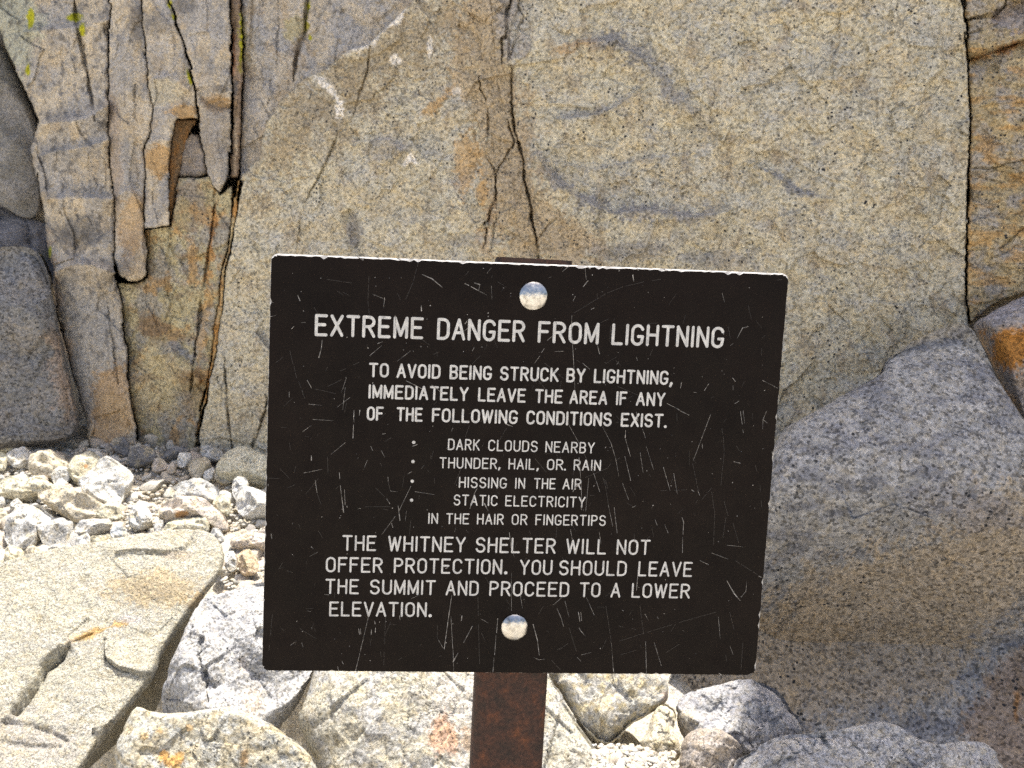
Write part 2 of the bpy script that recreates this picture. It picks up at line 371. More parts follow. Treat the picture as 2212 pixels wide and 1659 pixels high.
# ------------------------------------------------------------------ the mass of the cliff behind and above the visible blocks
def build_cliff():
    us = np.linspace(-2.6, 4.6, 260)
    def crest(u): return np.interp(u, [-2.6, -1.2, 0.0, 0.6, 1.2, 1.7, 1.96, 2.04, 3.4, 4.6], [1.47, 1.43, 1.50, 1.50, 1.55, 1.9, 2.6, 6.6, 7.2, 7.2]) + 0.05 * fbm(us * 3, us * 0, 3, 2)  # unseen crest, stepped up at the right for the shade it casts
    cr = crest(us); prof = []
    xx = np.linspace(-900, 3600, 60); tp = at(xx, xx * 0 - 48, wall_t(xx, xx * 0 - 48)) - WP
    vt = np.interp(us, tp @ WU, tp @ WV); cr = np.maximum(cr, vt + .05)
    for s in np.linspace(0, 1, 60):
        v = -0.5 + s * (cr + 0.5)
        fr = sm(v, vt - 0.02, vt + 0.05); right = sm(us, 2.60, 2.68)  # right: unseen buttress added to block the sun
        dpt = (-0.26) * (1 - np.maximum(fr, right)) + 0.005 * fr * (1 - right) + right * np.interp(us, [2.6, 3.0, 4.6], [0.0, 0.3, 0.6])
        prof.append(np.stack([us, v, dpt + 0.03 * fbm(us * 4, v * 4, 3, 8)], -1))
    last = prof[-1]
    for k, (bk, dn) in enumerate(((0.15, 0.03), (0.6, 0.05), (1.6, 0.4), (1.7, 6.0))):
        q = last.copy(); q[:, 2] -= bk; q[:, 1] -= dn; prof.append(q)
    G = np.array(prof)
    V = WP + G[..., :1] * WU + G[..., 1:2] * WV + G[..., 2:] * WN
    C = paint(TAN, [('n', GREY, 0.0, 0.3, 60, 90, 0.8)], G[..., 0] * 700, G[..., 1] * 700, 4)
    o = mesh_obj('cliff', V, grid_faces(*V.shape[:2])[:, ::-1], M_FINE, C)
    tag(o, 'granite cliff rising behind the sign', 'cliff', kind='structure')
build_cliff()

# ------------------------------------------------------------------ visible blocks of the cliff
GREYC = [('n', (.60, .54, .45), .2, .22, 34, 44, .7), ('n', (0.41, 0.395, 0.385), -0.05, 0.28, 55, 110, 0.85), ('n', (0.24, 0.24, 0.25), 0.36, 0.2, 38, 60, 0.5), ('n', (.46, .36, .23), 0.46, 0.2, 46, 52, 0.4)]
edgeL = [(-60, 20), (0, 65), (20, 117), (43, 167), (67, 220), (85, 262), (67, 317), (80, 384), (97, 451), (100, 501), (107, 551), (115, 576), (117, 629), (124, 682), (137, 726), (150, 776), (167, 843), (187, 910), (194, 990)]
crAB = [(238, -70), (240, 13), (235, 134), (234, 267), (240, 384), (249, 467), (247, 542), (244, 582), (254, 616), (264, 656), (267, 709), (277, 759), (277, 826), (284, 876), (297, 926), (297, 990)]
panel('rock_face', 'broad grey pillar of cliff stepped by horizontal ledges, beside the black gap', [(-60, -70)] + crAB + edgeL[::-1], TAN,
      GREYC + [('b', BLUE, 120, 330, 120, 30, .2), ('b', (0.42, 0.43, 0.36), 20, 60, 70, 110, .9), ('b', DARK, 170, 505, 70, 40, .6), ('b', BLUE, 190, 595, 95, 42, .35), ('b', (0.36, 0.35, 0.34), 200, 740, 80, 130, .8), ('n', DARK, .42, .12, 16, 20, .6),
               ('b', LICHEN, 66, 42, 7, 24, 1), ('b', LICHEN, 60, 152, 6, 12, 1), ('b', LICHEN, 160, 38, 15, 9, 1), ('b', LICHEN, 178, 68, 8, 16, 1), ('b', ORANGE, 245, 880, 50, 90, .6), ('l', (0.46, 0.36, 0.27), [(90, 480), (112, 560), (128, 690), (160, 800)], 10, .8), ('b', LICHEN, 108, 545, 4, 14, .9)],
      [('s', [(50, 70), (120, 62), (185, 58), (240, 40)], .03, 70, 10), ('s', [(75, 268), (140, 262), (190, 255), (245, 215)], .05, 80, 12), ('s', [(85, 335), (130, 325), (180, 318), (245, 300)], .03, 60, 9), ('s', [(98, 430), (150, 425), (200, 428), (250, 430)], .04, 70, 10),
       ('s', [(110, 590), (150, 572), (200, 572), (250, 590)], .06, 110, 12), ('g', [(159, -20), (163, 20), (170, 67), (187, 157), (197, 205), (205, 260)], 5, .03), ('g', [(192, 330), (196, 420)], 3, .01),
       ('g', [(235, 640), (237, 700), (247, 760), (257, 830)], 3, .012), ('s', [(330, 640), (265, 700), (240, 640), (250, 590)], .01, 20, 5), ('b', 150, 180, 50, 60, .02), ('b', 160, 500, 70, 60, .02), ('b', 200, 700, 60, 140, .02)],
      rec=.03, tilt=(.10, .02), edge=12, gap=1.0, amp=.62, fac=1.6, an=(1.1, .7), seed=1, mat=M_FINE)
crBC = [(305, -70), (305, 0), (309, 67), (320, 167), (329, 234), (322, 294), (310, 317), (314, 384), (310, 444), (314, 501), (317, 551), (315, 596), (300, 609), (274, 606), (254, 588)]
panel('rock_face', 'narrow upright grey rib with a rounded foot between two thin cracks', [(238, -70)] + crBC + [(246, 560), (247, 542), (249, 467), (240, 384), (234, 267), (235, 134), (240, 13)], TAN,
      GREYC + [('b', (0.38, 0.31, 0.25), 245, 340, 22, 160, .7), ('b', DARK, 300, 62, 24, 50, .6), ('b', ORANGE, 290, 480, 30, 70, .5), ('b', BROWN, 292, 560, 30, 40, .35)],
      [('b', 275, 200, 24, 200, .02), ('s', [(250, 425), (270, 412), (295, 420), (308, 440)], .02, 60, 8), ('g', [(292, 180), (293, 260)], 3, .012)],
      rec=-.004, tilt=(-.06, .0), edge=10, gap=.3, amp=.5, fac=1.6, an=(1.2, .5), seed=2, mat=M_FINE)
crD = [(364, -70), (364, 0), (384, 60), (411, 143), (424, 214), (427, 257)]
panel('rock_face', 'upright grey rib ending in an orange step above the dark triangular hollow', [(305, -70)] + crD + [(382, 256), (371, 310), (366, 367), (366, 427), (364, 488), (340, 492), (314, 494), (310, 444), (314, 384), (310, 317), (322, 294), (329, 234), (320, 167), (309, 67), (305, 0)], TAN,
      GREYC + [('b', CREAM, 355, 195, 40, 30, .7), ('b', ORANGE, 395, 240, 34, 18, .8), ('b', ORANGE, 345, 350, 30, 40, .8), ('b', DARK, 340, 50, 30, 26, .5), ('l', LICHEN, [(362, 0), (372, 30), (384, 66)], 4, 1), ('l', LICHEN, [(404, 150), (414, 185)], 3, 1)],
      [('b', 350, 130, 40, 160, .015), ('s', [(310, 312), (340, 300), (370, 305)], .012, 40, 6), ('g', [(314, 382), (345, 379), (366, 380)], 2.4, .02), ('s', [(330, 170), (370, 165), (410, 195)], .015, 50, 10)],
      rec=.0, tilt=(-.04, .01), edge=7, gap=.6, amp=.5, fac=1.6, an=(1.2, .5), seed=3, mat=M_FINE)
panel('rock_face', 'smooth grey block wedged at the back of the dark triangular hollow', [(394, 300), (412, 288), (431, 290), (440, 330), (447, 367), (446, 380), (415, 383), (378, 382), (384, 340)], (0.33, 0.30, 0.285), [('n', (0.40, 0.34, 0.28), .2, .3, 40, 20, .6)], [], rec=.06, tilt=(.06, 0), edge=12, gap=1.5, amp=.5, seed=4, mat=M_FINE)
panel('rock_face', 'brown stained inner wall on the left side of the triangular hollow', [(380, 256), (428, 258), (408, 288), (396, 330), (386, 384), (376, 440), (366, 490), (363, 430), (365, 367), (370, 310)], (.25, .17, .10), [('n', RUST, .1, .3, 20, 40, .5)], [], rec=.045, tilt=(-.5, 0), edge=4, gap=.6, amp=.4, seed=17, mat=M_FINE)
panel('rock_face', 'tan block under the hollow, split by rusty vertical seams, meeting the rubble', [(385, 384), (415, 385), (451, 382), (462, 401), (475, 420), (500, 398), (504, 442), (494, 525), (481, 585), (466, 700), (451, 819), (427, 916), (419, 990), (297, 990), (297, 926), (284, 876), (277, 826), (277, 759), (267, 709), (264, 656), (254, 612), (300, 611), (317, 598), (317, 551), (314, 496), (340, 494), (367, 489), (376, 440)], OLIVE,
      [('n', (0.30, 0.285, 0.27), .05, .3, 60, 80, .8), ('n', ORANGE, .4, .2, 40, 50, .7), ('l', RUST, [(468, 430), (455, 530), (445, 640)], 10, .75), ('l', ORANGE, [(450, 560), (440, 700), (420, 850)], 14, .5), ('b', BROWN, 330, 705, 36, 24, .9), ('b', BROWN, 355, 730, 40, 20, .5), ('l', BLUE, [(345, 752), (385, 752), (430, 790)], 14, .75), ('b', (0.47, 0.40, 0.25), 345, 830, 70, 70, .7), ('b', BROWN, 415, 850, 30, 60, .5), ('n', BROWN, .5, .15, 60, 30, .5), ('b', BROWN, 400, 440, 60, 50, .4)],
      [('g', [(464, 442), (447, 569), (434, 676), (424, 742), (414, 819), (411, 850)], 3.5, .03), ('s', [(317, 500), (364, 489), (364, 560), (358, 640), (366, 655), (355, 690)], .012, 30, 5), ('s', [(330, 770), (370, 762), (410, 790), (430, 830)], .022, 70, 12), ('s', [(366, 489), (372, 400), (384, 384)], .01, 60, 5), ('b', 345, 830, 60, 60, .02), ('g', [(364, 488), (366, 535), (359, 580), (358, 625), (366, 650)], 3, .012)],
      rec=.035, tilt=(.0, -.03), edge=7, gap=1.0, amp=.7, fac=1.4, an=(1.2, .8), seed=5, mat=M_WALL)
panel('rock_face', 'downward pointing grey wedge between the black crack and the thin red sliver', [(366, -70), (494, -70), (494, 0), (499, 83), (501, 200), (499, 267), (494, 384), (477, 419), (470, 416), (455, 398), (447, 380), (440, 330), (431, 280), (426, 214), (413, 143), (386, 60), (366, 0)], TAN,
      GREYC + [('b', ORANGE, 470, 225, 30, 20, .9), ('b', DARK, 480, 192, 16, 10, .7), ('b', DARK, 400, 12, 30, 20, .6), ('b', (0.3, 0.27, 0.24), 465, 290, 40, 90, .6), ('l', LICHEN, [(366, 0), (378, 36)], 3, 1)],
      [('b', 450, 150, 40, 140, .02), ('s', [(500, 235), (470, 232), (440, 215), (425, 190)], -.018, 50, 9), ('b', 468, 330, 22, 80, .02)],
      rec=.005, tilt=(.0, -.04), edge=8, gap=1.2, amp=.5, fac=1.6, an=(1.2, .5), seed=6, mat=M_FINE)
panel('rock_face', 'thin reddish sliver of rock in the crack, streaked with yellow lichen', [(495, -70), (521, -70), (521, 33), (526, 100), (524, 184), (519, 267), (517, 367), (514, 384), (497, 384), (501, 267), (503, 200), (501, 83), (496, 0)], (0.33, 0.25, 0.19),
      [('l', (0.40, 0.20, 0.11), [(500, 60), (506, 110), (503, 170)], 6, .8), ('l', LICHEN, [(521, 10), (523, 60), (521, 120), (519, 165)], 6, 1), ('n', BROWN, .2, .3, 20, 60, .7), ('b', DARK, 506, 190, 10, 25, .8), ('l', (.45, .38, .28), [(508, 250), (506, 380)], 6, .6)],
      [('b', 510, 300, 8, 90, .012)], rec=.02, edge=9, gap=1.0, amp=.8, an=(2, .6), seed=7, mat=M_FINE)
sliver = [(504, 442), (512, 390), (522, 384), (511, 470), (500, 530), (488, 590), (478, 690), (468, 762), (455, 819), (449, 869), (430, 916), (424, 990), (419, 990), (427, 916), (451, 819), (466, 700), (481, 585), (494, 525)]
kfac = [(517, 388), (540, 360), (560, 335), (574, 265), (610, 215), (650, 172), (671, 162), (705, 148), (738, 114), (798, 94), (850, 45), (888, 7), (900, -30), (905, -70)]
kfac2 = [(x + 7, y + 12) for x, y in kfac]
panel('rock_face', 'weathered bluish grey upper face above the pale broken edge, with a lichen crack', [(522, -70), (905, -70)] + kfac2[::-1][1:] + [(517, 380), (517, 367), (519, 267), (525, 184), (528, 100), (522, 33)], (0.50, 0.455, 0.395),
      [('n', (0.38, 0.375, 0.385), .0, .3, 60, 90, .9), ('n', DARK, .5, .12, 14, 18, .45), ('n', (.42, .33, .22), .42, .2, 40, 50, .5), ('b', (.40, .36, .22), 640, 65, 24, 30, .8), ('l', LICHEN, [(670, 0), (662, 40), (658, 70)], 5, 1), ('b', LICHEN, 670, 82, 6, 8, 1), ('l', BROWN, [(625, 180), (640, 120), (662, 30)], 10, .5)],
      [('g', [(668, -40), (664, 20), (655, 80), (640, 130), (632, 175)], 5, .04), ('g', [(605, -40), (600, 60), (598, 140)], 3, .012), ('g', [(549, -40), (545, 40), (536, 110)], 4, .015), ('s', [(580, 175), (590, 250), (572, 300)], .008, 30, 6), ('g', [(585, 170), (580, 230)], 2, .01), ('b', 590, 100, 60, 90, .014), ('s', [(738, 20), (800, 60), (860, 10)], -.01, 40, 8)],
      rec=.052, tilt=(.01, -.02), edge=8, gap=0.6, amp=.7, fac=1.6, an=(1.1, .7), seed=8, mat=M_FINE)
crL = [(2064, -70), (2072, 0), (2085, 40), (2087, 127), (2094, 267), (2089, 401), (2087, 551), (2085, 637), (2095, 705)]
STAIN_SHADE = (0.25, 0.245, 0.25)
jmix = [('n', (0.46, 0.44, 0.38), .05, .35, 150, 120, .8), ('n', (0.52, 0.455, 0.33), .12, .3, 90, 60, .7), ('n', (0.40, 0.39, 0.37), .42, .18, 60, 46, .5), ('n', BROWN, .55, .2, 40, 80, .35),
        ('p', (0.30, 0.245, 0.165), [(520, 395), (575, 270), (650, 172), (671, 164), (740, 118), (890, 7), (1000, 0), (1010, 60), (930, 140), (820, 200), (735, 300), (640, 340), (560, 420)], 60, .75),
        ('p', (0.385, 0.305, 0.205), [(1000, -60), (1130, -60), (1110, 130), (1150, 290), (1175, 430), (1290, 520), (1300, 580), (1120, 580), (1050, 480), (1030, 300), (980, 180), (985, 40)], 34, .8),
        ('l', ORANGE, [(905, 250), (960, 210), (985, 180)], 9, .7), ('l', ORANGE, [(1195, 110), (1260, 92), (1300, 92)], 9, .6), ('l', DARK, [(820, 236), (880, 215), (950, 190)], 8, .4), ('b', ORANGE, 1010, 350, 30, 60, .6), ('b', ORANGE, 1040, 420, 14, 34, .7), ('l', (0.45, .32, .2), [(1060, 430), (1050, 560)], 14, .5),
        ('l', STAIN_SHADE, [(1262, 88), (1330, 88), (1390, 130), (1430, 170), (1490, 240)], 26, .85), ('l', STAIN_SHADE, [(1160, 340), (1200, 390), (1240, 420), (1320, 460), (1400, 450), (1500, 470), (1560, 455)], 20, .85), ('l', STAIN_SHADE, [(1200, 255), (1290, 245), (1340, 225), (1375, 195)], 10, .45), ('l', STAIN_SHADE, [(1180, 350), (1290, 365), (1390, 345), (1460, 340)], 9, .4), ('l', BLUE, [(1625, 355), (1680, 380), (1720, 412), (1790, 430)], 9, .8),  # grey streaks along the scarps put their shading into the colour
        ('b', STAIN_SHADE, 1370, 545, 90, 22, .65), ('b', STAIN_SHADE, 1540, 560, 80, 20, .5), ('b', STAIN_SHADE, 830, 320, 60, 24, .6), ('b', STAIN_SHADE, 765, 500, 16, 50, .7), ('b', STAIN_SHADE, 640, 620, 60, 60, .3), ('b', STAIN_SHADE, 1000, 520, 50, 14, .5), ('b', (.29, .30, .33), 1110, 60, 40, 90, .5),
        ('p', WHITE, [(671, 167), (700, 164), (722, 190), (738, 215), (742, 252), (727, 250), (720, 215), (690, 185)], 6, 1), ('p', WHITE, [(868, 360), (872, 345), (886, 330), (896, 338), (900, 352), (886, 350), (878, 365)], 3, 1), ('l', WHITE, [(740, 118), (800, 92), (850, 48), (886, 8)], 7, .85), ('b', WHITE, 855, 130, 15, 12, .8), ('b', WHITE, 928, 100, 6, 24, .8), ('b', WHITE, 985, 196, 10, 8, .5)]
jf = [('g', [(800, 100), (791, 157), (780, 194), (770, 227), (761, 262), (731, 290), (705, 351), (674, 407), (649, 467), (641, 560)], 2.8, .018),
      ('g', [(1110, -40), (1105, 0), (1095, 27), (1095, 80), (1085, 84), (1087, 137)], 4, .04), ('g', [(1124, -20), (1119, 17), (1130, 37), (1115, 80), (1102, 125), (1100, 140)], 3, .02), ('g', [(1119, 17), (1102, 67), (1098, 134)], 2.5, .015),
      ('g', [(1106, 140), (1106, 184), (1104, 234), (1114, 290), (1125, 317), (1132, 354), (1130, 384), (1145, 434), (1155, 494), (1162, 521), (1163, 640)], 3.6, .06), ('g', [(1104, 234), (1092, 249), (1105, 294), (1109, 307), (1089, 347), (1072, 371), (1069, 401), (1072, 430)], 2.2, .03),
      ('g', [(1035, 165), (1037, 195), (1052, 217), (1054, 284), (1054, 341), (1067, 367), (1070, 430), (1049, 484), (1045, 580)], 2.6, .03), ('g', [(1072, 430), (1072, 467), (1059, 551), (1050, 640)], 2.6, .016), ('g', [(1060, 0), (1070, 130), (1078, 200), (1092, 249)], 2, .008),
      ('s', [(1067, 380), (1054, 341), (1054, 284), (1052, 217), (1035, 165)], .012, 30, 4), ('s', [(1106, 140), (1104, 234), (1114, 290), (1132, 354), (1145, 434), (1163, 560)], -.012, 90, 3), ('s', [(1100, 435), (1140, 480), (1163, 520)], .01, 30, 6), ('g', [(1163, 520), (1185, 485), (1210, 462)], 2.2, .012),
      ('s', [(990, 55), (1020, 65), (1035, 90), (1042, 130)], -.008, 40, 6), ('s', [(760, 315), (800, 305), (840, 300), (870, 330)], .014, 60, 8), ('s', [(755, 450), (770, 500), (785, 560)], -.015, 40, 8), ('s', [(958, 360), (985, 420), (1010, 460), (1050, 488)], .010, 50, 5),
      ('s', [(1250, 92), (1330, 86), (1385, 125), (1440, 170), (1500, 250)], .026, 120, 7), ('s', [(1330, 88), (1390, 125), (1440, 170), (1500, 250), (1560, 300)], -.014, 90, 8), ('s', [(1155, 330), (1200, 390), (1250, 425), (1320, 460), (1400, 452), (1500, 470), (1580, 455)], .028, 130, 6), ('s', [(1200, 258), (1290, 248), (1340, 225), (1380, 190)], .016, 50, 5), ('s', [(1180, 350), (1290, 366), (1390, 345), (1480, 335)], .009, 50, 8),
      ('s', [(1615, 350), (1680, 380), (1720, 412), (1800, 432)], .010, 60, 6), ('s', [(1830, 110), (1845, 160), (1870, 220), (1880, 270), (1920, 330)], .007, 40, 6), ('s', [(1765, 95), (1800, 130), (1822, 165)], .006, 30, 6),
      ('s', [(2030, 70), (2034, 150), (2000, 180), (1985, 230), (1968, 300), (1975, 340), (2000, 380), (2010, 420), (2002, 470)], .022, 70, 4), ('s', [(1900, 570), (1950, 640), (2000, 730)], .006, 40, 5), ('s', [(1800, 630), (1880, 690), (1960, 780)], .007, 50, 5), ('g', [(1880, 660), (1930, 720), (1975, 765)], 2, .008), ('g', [(1770, 640), (1830, 700)], 2, .008),
      ('g', [(541, 975), (554, 943), (574, 886), (590, 830)], 3, .03), ('g', [(501, 975), (491, 876), (486, 772)], 3, .025), ('b', 1700, 250, 260, 160, .02), ('b', 900, 330, 200, 130, .012), ('b', 1400, 300, 200, 120, -.012), ('s', [(520, 600), (560, 560), (600, 540)], .008, 60, 9), ('b', 660, 330, 60, 110, .015)]
panel('rock_face', 'broad speckled beige main face behind the sign with a jagged crack down its middle', kfac[::-1] + [(526, 388), (511, 470), (500, 530), (488, 590), (478, 690), (468, 762), (455, 819), (449, 869), (436, 916), (428, 990), (900, 1070), (1300, 1160), (1750, 1160), (2000, 900), (2100, 715)] + crL[::-1], BEIGE, jmix, jf,
      rec=.0, tilt=(0, 0), edge=6, gap=.6, amp=0.66, fac=1.5, seed=9, mat=M_WALL, step=2.0)
panel('rock_face', 'rusty orange sliver standing in the crack left of the main face', sliver, ORANGE, [('n', RUST, .1, .3, 20, 60, .7), ('n', OLIVE, .2, .3, 30, 80, .7)], [('b', 490, 560, 8, 90, .01)], rec=.022, edge=6, gap=1.6, amp=.7, an=(2, .6), seed=10, mat=M_WALL)
panel('rock_face', 'yellowish face right of the long vertical crack, cut by slanting cracks', [(2075, -70), (2240, -70), (2240, 625), (2212, 632), (2140, 662), (2097, 700), (2088, 637), (2090, 551), (2092, 401), (2097, 267), (2090, 127), (2088, 40)], (0.43, 0.355, 0.225),
      [('n', (0.33, 0.31, 0.29), .1, .3, 60, 50, .8), ('n', ORANGE, .3, .25, 70, 26, .7), ('l', RUST, [(2092, 132), (2150, 112), (2212, 92)], 8, .6), ('p', (.30, .28, .30), [(2140, 45), (2190, 10), (2240, 0), (2240, 70), (2160, 60)], 16, .8), ('l', ORANGE, [(2094, 340), (2092, 460), (2092, 640)], 8, .6)],
      [('g', [(2087, 43), (2144, 33), (2167, 13), (2180, -20)], 5, .05), ('g', [(2089, 72), (2130, 62), (2157, 50)], 3.5, .03), ('s', [(2089, 130), (2150, 110), (2240, 82)], -.035, 60, 4), ('g', [(2090, 129), (2150, 110), (2240, 82)], 3, .03), ('s', [(2140, 40), (2180, 12), (2240, -10)], -.03, 60, 5),
       ('s', [(2098, 233), (2150, 218), (2212, 230), (2240, 240)], .010, 60, 6), ('g', [(2094, 362), (2144, 364), (2180, 352), (2240, 340)], 3, .02), ('s', [(2094, 380), (2160, 370), (2240, 400)], -.012, 50, 6), ('s', [(2110, 420), (2180, 425), (2212, 460)], .008, 40, 6), ('g', [(2089, 541), (2154, 538), (2190, 510), (2240, 470)], 2.6, .016), ('g', [(2140, 560), (2200, 530), (2240, 515)], 2, .01)],
      rec=.012, tilt=(.02, 0), edge=8, gap=1.6, amp=1.0, an=(.8, 1.2), seed=12, mat=M_WALL)

# ------------------------------------------------------------------ large blocks and boulders
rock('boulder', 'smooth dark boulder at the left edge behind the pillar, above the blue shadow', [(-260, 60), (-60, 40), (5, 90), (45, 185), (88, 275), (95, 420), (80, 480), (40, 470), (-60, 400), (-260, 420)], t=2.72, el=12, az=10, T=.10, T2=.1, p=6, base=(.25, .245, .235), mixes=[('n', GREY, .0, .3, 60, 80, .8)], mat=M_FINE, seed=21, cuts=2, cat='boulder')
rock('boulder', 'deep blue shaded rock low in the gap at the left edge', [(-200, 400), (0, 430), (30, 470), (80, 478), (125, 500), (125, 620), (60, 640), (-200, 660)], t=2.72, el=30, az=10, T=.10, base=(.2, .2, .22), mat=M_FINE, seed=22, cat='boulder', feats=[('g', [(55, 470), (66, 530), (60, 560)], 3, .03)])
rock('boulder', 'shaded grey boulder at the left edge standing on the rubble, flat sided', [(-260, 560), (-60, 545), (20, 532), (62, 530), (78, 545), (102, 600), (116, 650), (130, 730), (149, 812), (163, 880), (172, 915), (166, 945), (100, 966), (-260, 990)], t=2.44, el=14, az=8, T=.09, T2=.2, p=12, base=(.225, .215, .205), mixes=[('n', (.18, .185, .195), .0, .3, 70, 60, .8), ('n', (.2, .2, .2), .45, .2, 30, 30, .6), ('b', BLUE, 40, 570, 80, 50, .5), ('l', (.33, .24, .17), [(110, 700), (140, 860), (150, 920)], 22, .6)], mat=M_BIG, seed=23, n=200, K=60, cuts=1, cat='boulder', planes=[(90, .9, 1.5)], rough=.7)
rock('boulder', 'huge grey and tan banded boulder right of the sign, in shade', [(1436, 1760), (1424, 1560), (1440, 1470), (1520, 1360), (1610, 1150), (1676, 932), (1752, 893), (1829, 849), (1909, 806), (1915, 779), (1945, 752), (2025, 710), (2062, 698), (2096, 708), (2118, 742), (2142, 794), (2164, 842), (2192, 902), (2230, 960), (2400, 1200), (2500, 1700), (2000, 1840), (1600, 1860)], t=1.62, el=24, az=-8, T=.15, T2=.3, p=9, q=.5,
     base=(.29, .29, .295), mixes=[('n', (.20, .205, .23), .12, .22, 150, 34, .9), ('n', (.42, .41, .40), .3, .2, 60, 30, .6), ('p', (.36, .305, .235), [(1500, 1400), (1640, 1320), (1740, 1240), (1860, 1205), (1960, 1180), (2060, 1130), (2120, 1060), (2230, 1050), (2400, 1100), (2400, 1300), (2220, 1290), (2120, 1380), (2050, 1500), (1900, 1540), (1700, 1560), (1400, 1600)], 46, .85), ('p', (.27, .2, .145), [(2260, 1360), (2150, 1440), (2090, 1540), (2050, 1700), (2400, 1700), (2400, 1300)], 24, .75), ('b', (.42, .32, .20), 1720, 1400, 130, 110, .3), ('l', RUST, [(2200, 1490), (2192, 1560)], 7, .7), ('p', (.23, .23, .26), [(1960, 1060), (2050, 1040), (2160, 1075), (2240, 1130), (2100, 1150), (2000, 1105)], 22, .6)],  # brown wedge at the lower right paints the shade of a facet
     feats=[('s', [(2260, 1370), (2150, 1440), (2090, 1540), (2040, 1660)], .02, 120, 14), ('g', [(1862, 910), (1880, 930)], 4, .012)],
     mat=M_BIG, seed=24, n=420, K=150, cuts=0, cat='boulder', smooth_n=1, planes=[(90, .55, 1.25), (270, 1.1, .80)], soft=.3, rough=.4)
rock('boulder', 'rust orange slab at the right edge beside the grey boulder', [(2099, 702), (2125, 688), (2160, 664), (2300, 610), (2440, 800), (2440, 1200), (2232, 955), (2196, 895), (2170, 845), (2144, 785), (2115, 730)], t=1.80, el=20, az=-25, T=.09, T2=.2, p=6, base=(.40, .33, .27),
     mixes=[('n', (.30, .29, .31), .0, .3, 40, 40, .8), ('p', (.46, .20, .03), [(2125, 715), (2180, 712), (2260, 690), (2300, 800), (2200, 800), (2150, 790)], 20, .9), ('p', (.30, .29, .32), [(2090, 690), (2160, 660), (2260, 600), (2260, 690), (2180, 705), (2120, 708)], 8, .9), ('l', (.50, .36, .24), [(2112, 715), (2150, 800), (2200, 900)], 9, .9)], feats=[('s', [(2100, 700), (2160, 690), (2260, 650)], .02, 60, 8)], mat=M_WALL, seed=25, n=160, K=50, cuts=1, cat='boulder', smooth_n=1, rough=.6)

# ------------------------------------------------------------------ blocks lying in the foreground
SPEC = [('n', (.36, .36, .35), .0, .3, 40, 30, .6)]
slab_pts = [(-180, 1290), (0, 1222), (67, 1202), (200, 1178), (300, 1162), (384, 1148), (450, 1152), (479, 1178), (487, 1204), (474, 1246), (444, 1286), (388, 1358), (348, 1414), (338, 1458), (306, 1502), (238, 1580), (182, 1658), (130, 1760), (-180, 1800)]
rock('boulder', 'large flat cream slab at the lower left with an orange seam and shell shaped flake', slab_pts, t=1.43, el=58, az=12, T=.018, T2=.34, qb=1.4, p=60, q=.5, base=(.47, .455, .385),
     mixes=[('n', (.44, .43, .385), .05, .3, 120, 80, .8), ('n', (.46, .435, .35), .2, .3, 70, 30, .6), ('b', (.38, .30, .18), 330, 1270, 110, 40, .7), ('b', (.38, .27, .13), 440, 1300, 50, 20, .6), ('l', (.50, .33, .13), [(150, 1388), (200, 1367), (250, 1350), (290, 1340)], 7, .9), ('b', (.38, .38, .42), 285, 1338, 30, 8, .6), ('b', (.36, .34, .32), 60, 1600, 120, 60, .6), ('b', (.36, .30, .24), 380, 1200, 40, 10, .5), ('n', (.46, .40, .26), .5, .15, 24, 18, .35)],
     feats=[('s', [(128, 1398), (150, 1390)], .01, 20, 3), ('s', [(20, 1540), (50, 1502), (80, 1458), (88, 1434), (127, 1402), (150, 1388)], -.016, 60, 4), ('g', [(84, 1462), (92, 1436), (128, 1408), (146, 1392)], 7, .035), ('g', [(8, 1560), (50, 1506), (78, 1466)], 3, .015), ('g', [(148, 1390), (165, 1384), (180, 1376), (200, 1368)], 3, .010),
            ('s', [(347, 1462), (300, 1456), (260, 1446), (231, 1428), (226, 1385)], .008, 70, 2.5), ('g', [(226, 1380), (229, 1426), (258, 1448), (300, 1459)], 2.5, .012), ('s', [(418, 1160), (400, 1186), (367, 1197), (300, 1193), (250, 1196)], .006, 30, 3), ('g', [(290, 1200), (330, 1203), (370, 1204)], 2, .003),
            ('s', [(0, 1556), (60, 1562), (110, 1580), (150, 1600)], -.006, 60, 6), ('s', [(0, 1600), (70, 1606), (130, 1610)], -.005, 50, 6), ('s', [(200, 1580), (225, 1570), (245, 1556)], .008, 30, 4), ('g', [(300, 1300), (330, 1297), (360, 1310), (400, 1313), (440, 1325)], 1.2, .0015), ('b', 330, 1250, 90, 60, .012)],
     mat=M_SLAB, seed=31, n=420, K=170, cuts=0, cat='boulder', smooth_n=1, rough=.16)
rock('boulder', 'light grey boulder with a dark shaded left corner, next to the slab', [(450, 1299), (440, 1314), (419, 1348), (391, 1410), (367, 1467), (354, 1508), (356, 1560), (400, 1640), (560, 1650), (607, 1572), (627, 1541), (664, 1484), (680, 1450), (690, 1390), (640, 1290), (567, 1256), (517, 1272), (480, 1296), (462, 1292)], t=1.40, el=44, az=6, T=.09, T2=.30, p=4, q=.5, base=(.43, .43, .43),
     mixes=[('n', (.35, .355, .37), .0, .3, 50, 40, .7), ('b', (.44, .36, .28), 545, 1520, 24, 40, .5), ('b', (.44, .38, .34), 525, 1440, 10, 20, .4)], feats=[('g', [(440, 1380), (430, 1420), (446, 1460), (444, 1520)], 6, .014), ('s', [(420, 1350), (460, 1400), (462, 1480)], .012, 50, 14), ('b', 560, 1400, 70, 60, .02)],
     mat=M_SALT, seed=32, n=280, K=90, cuts=1, cat='boulder', rough=.7, qb=1.2, planes=[(222, 1.7, 2.75), (150, .5, 1.5)])
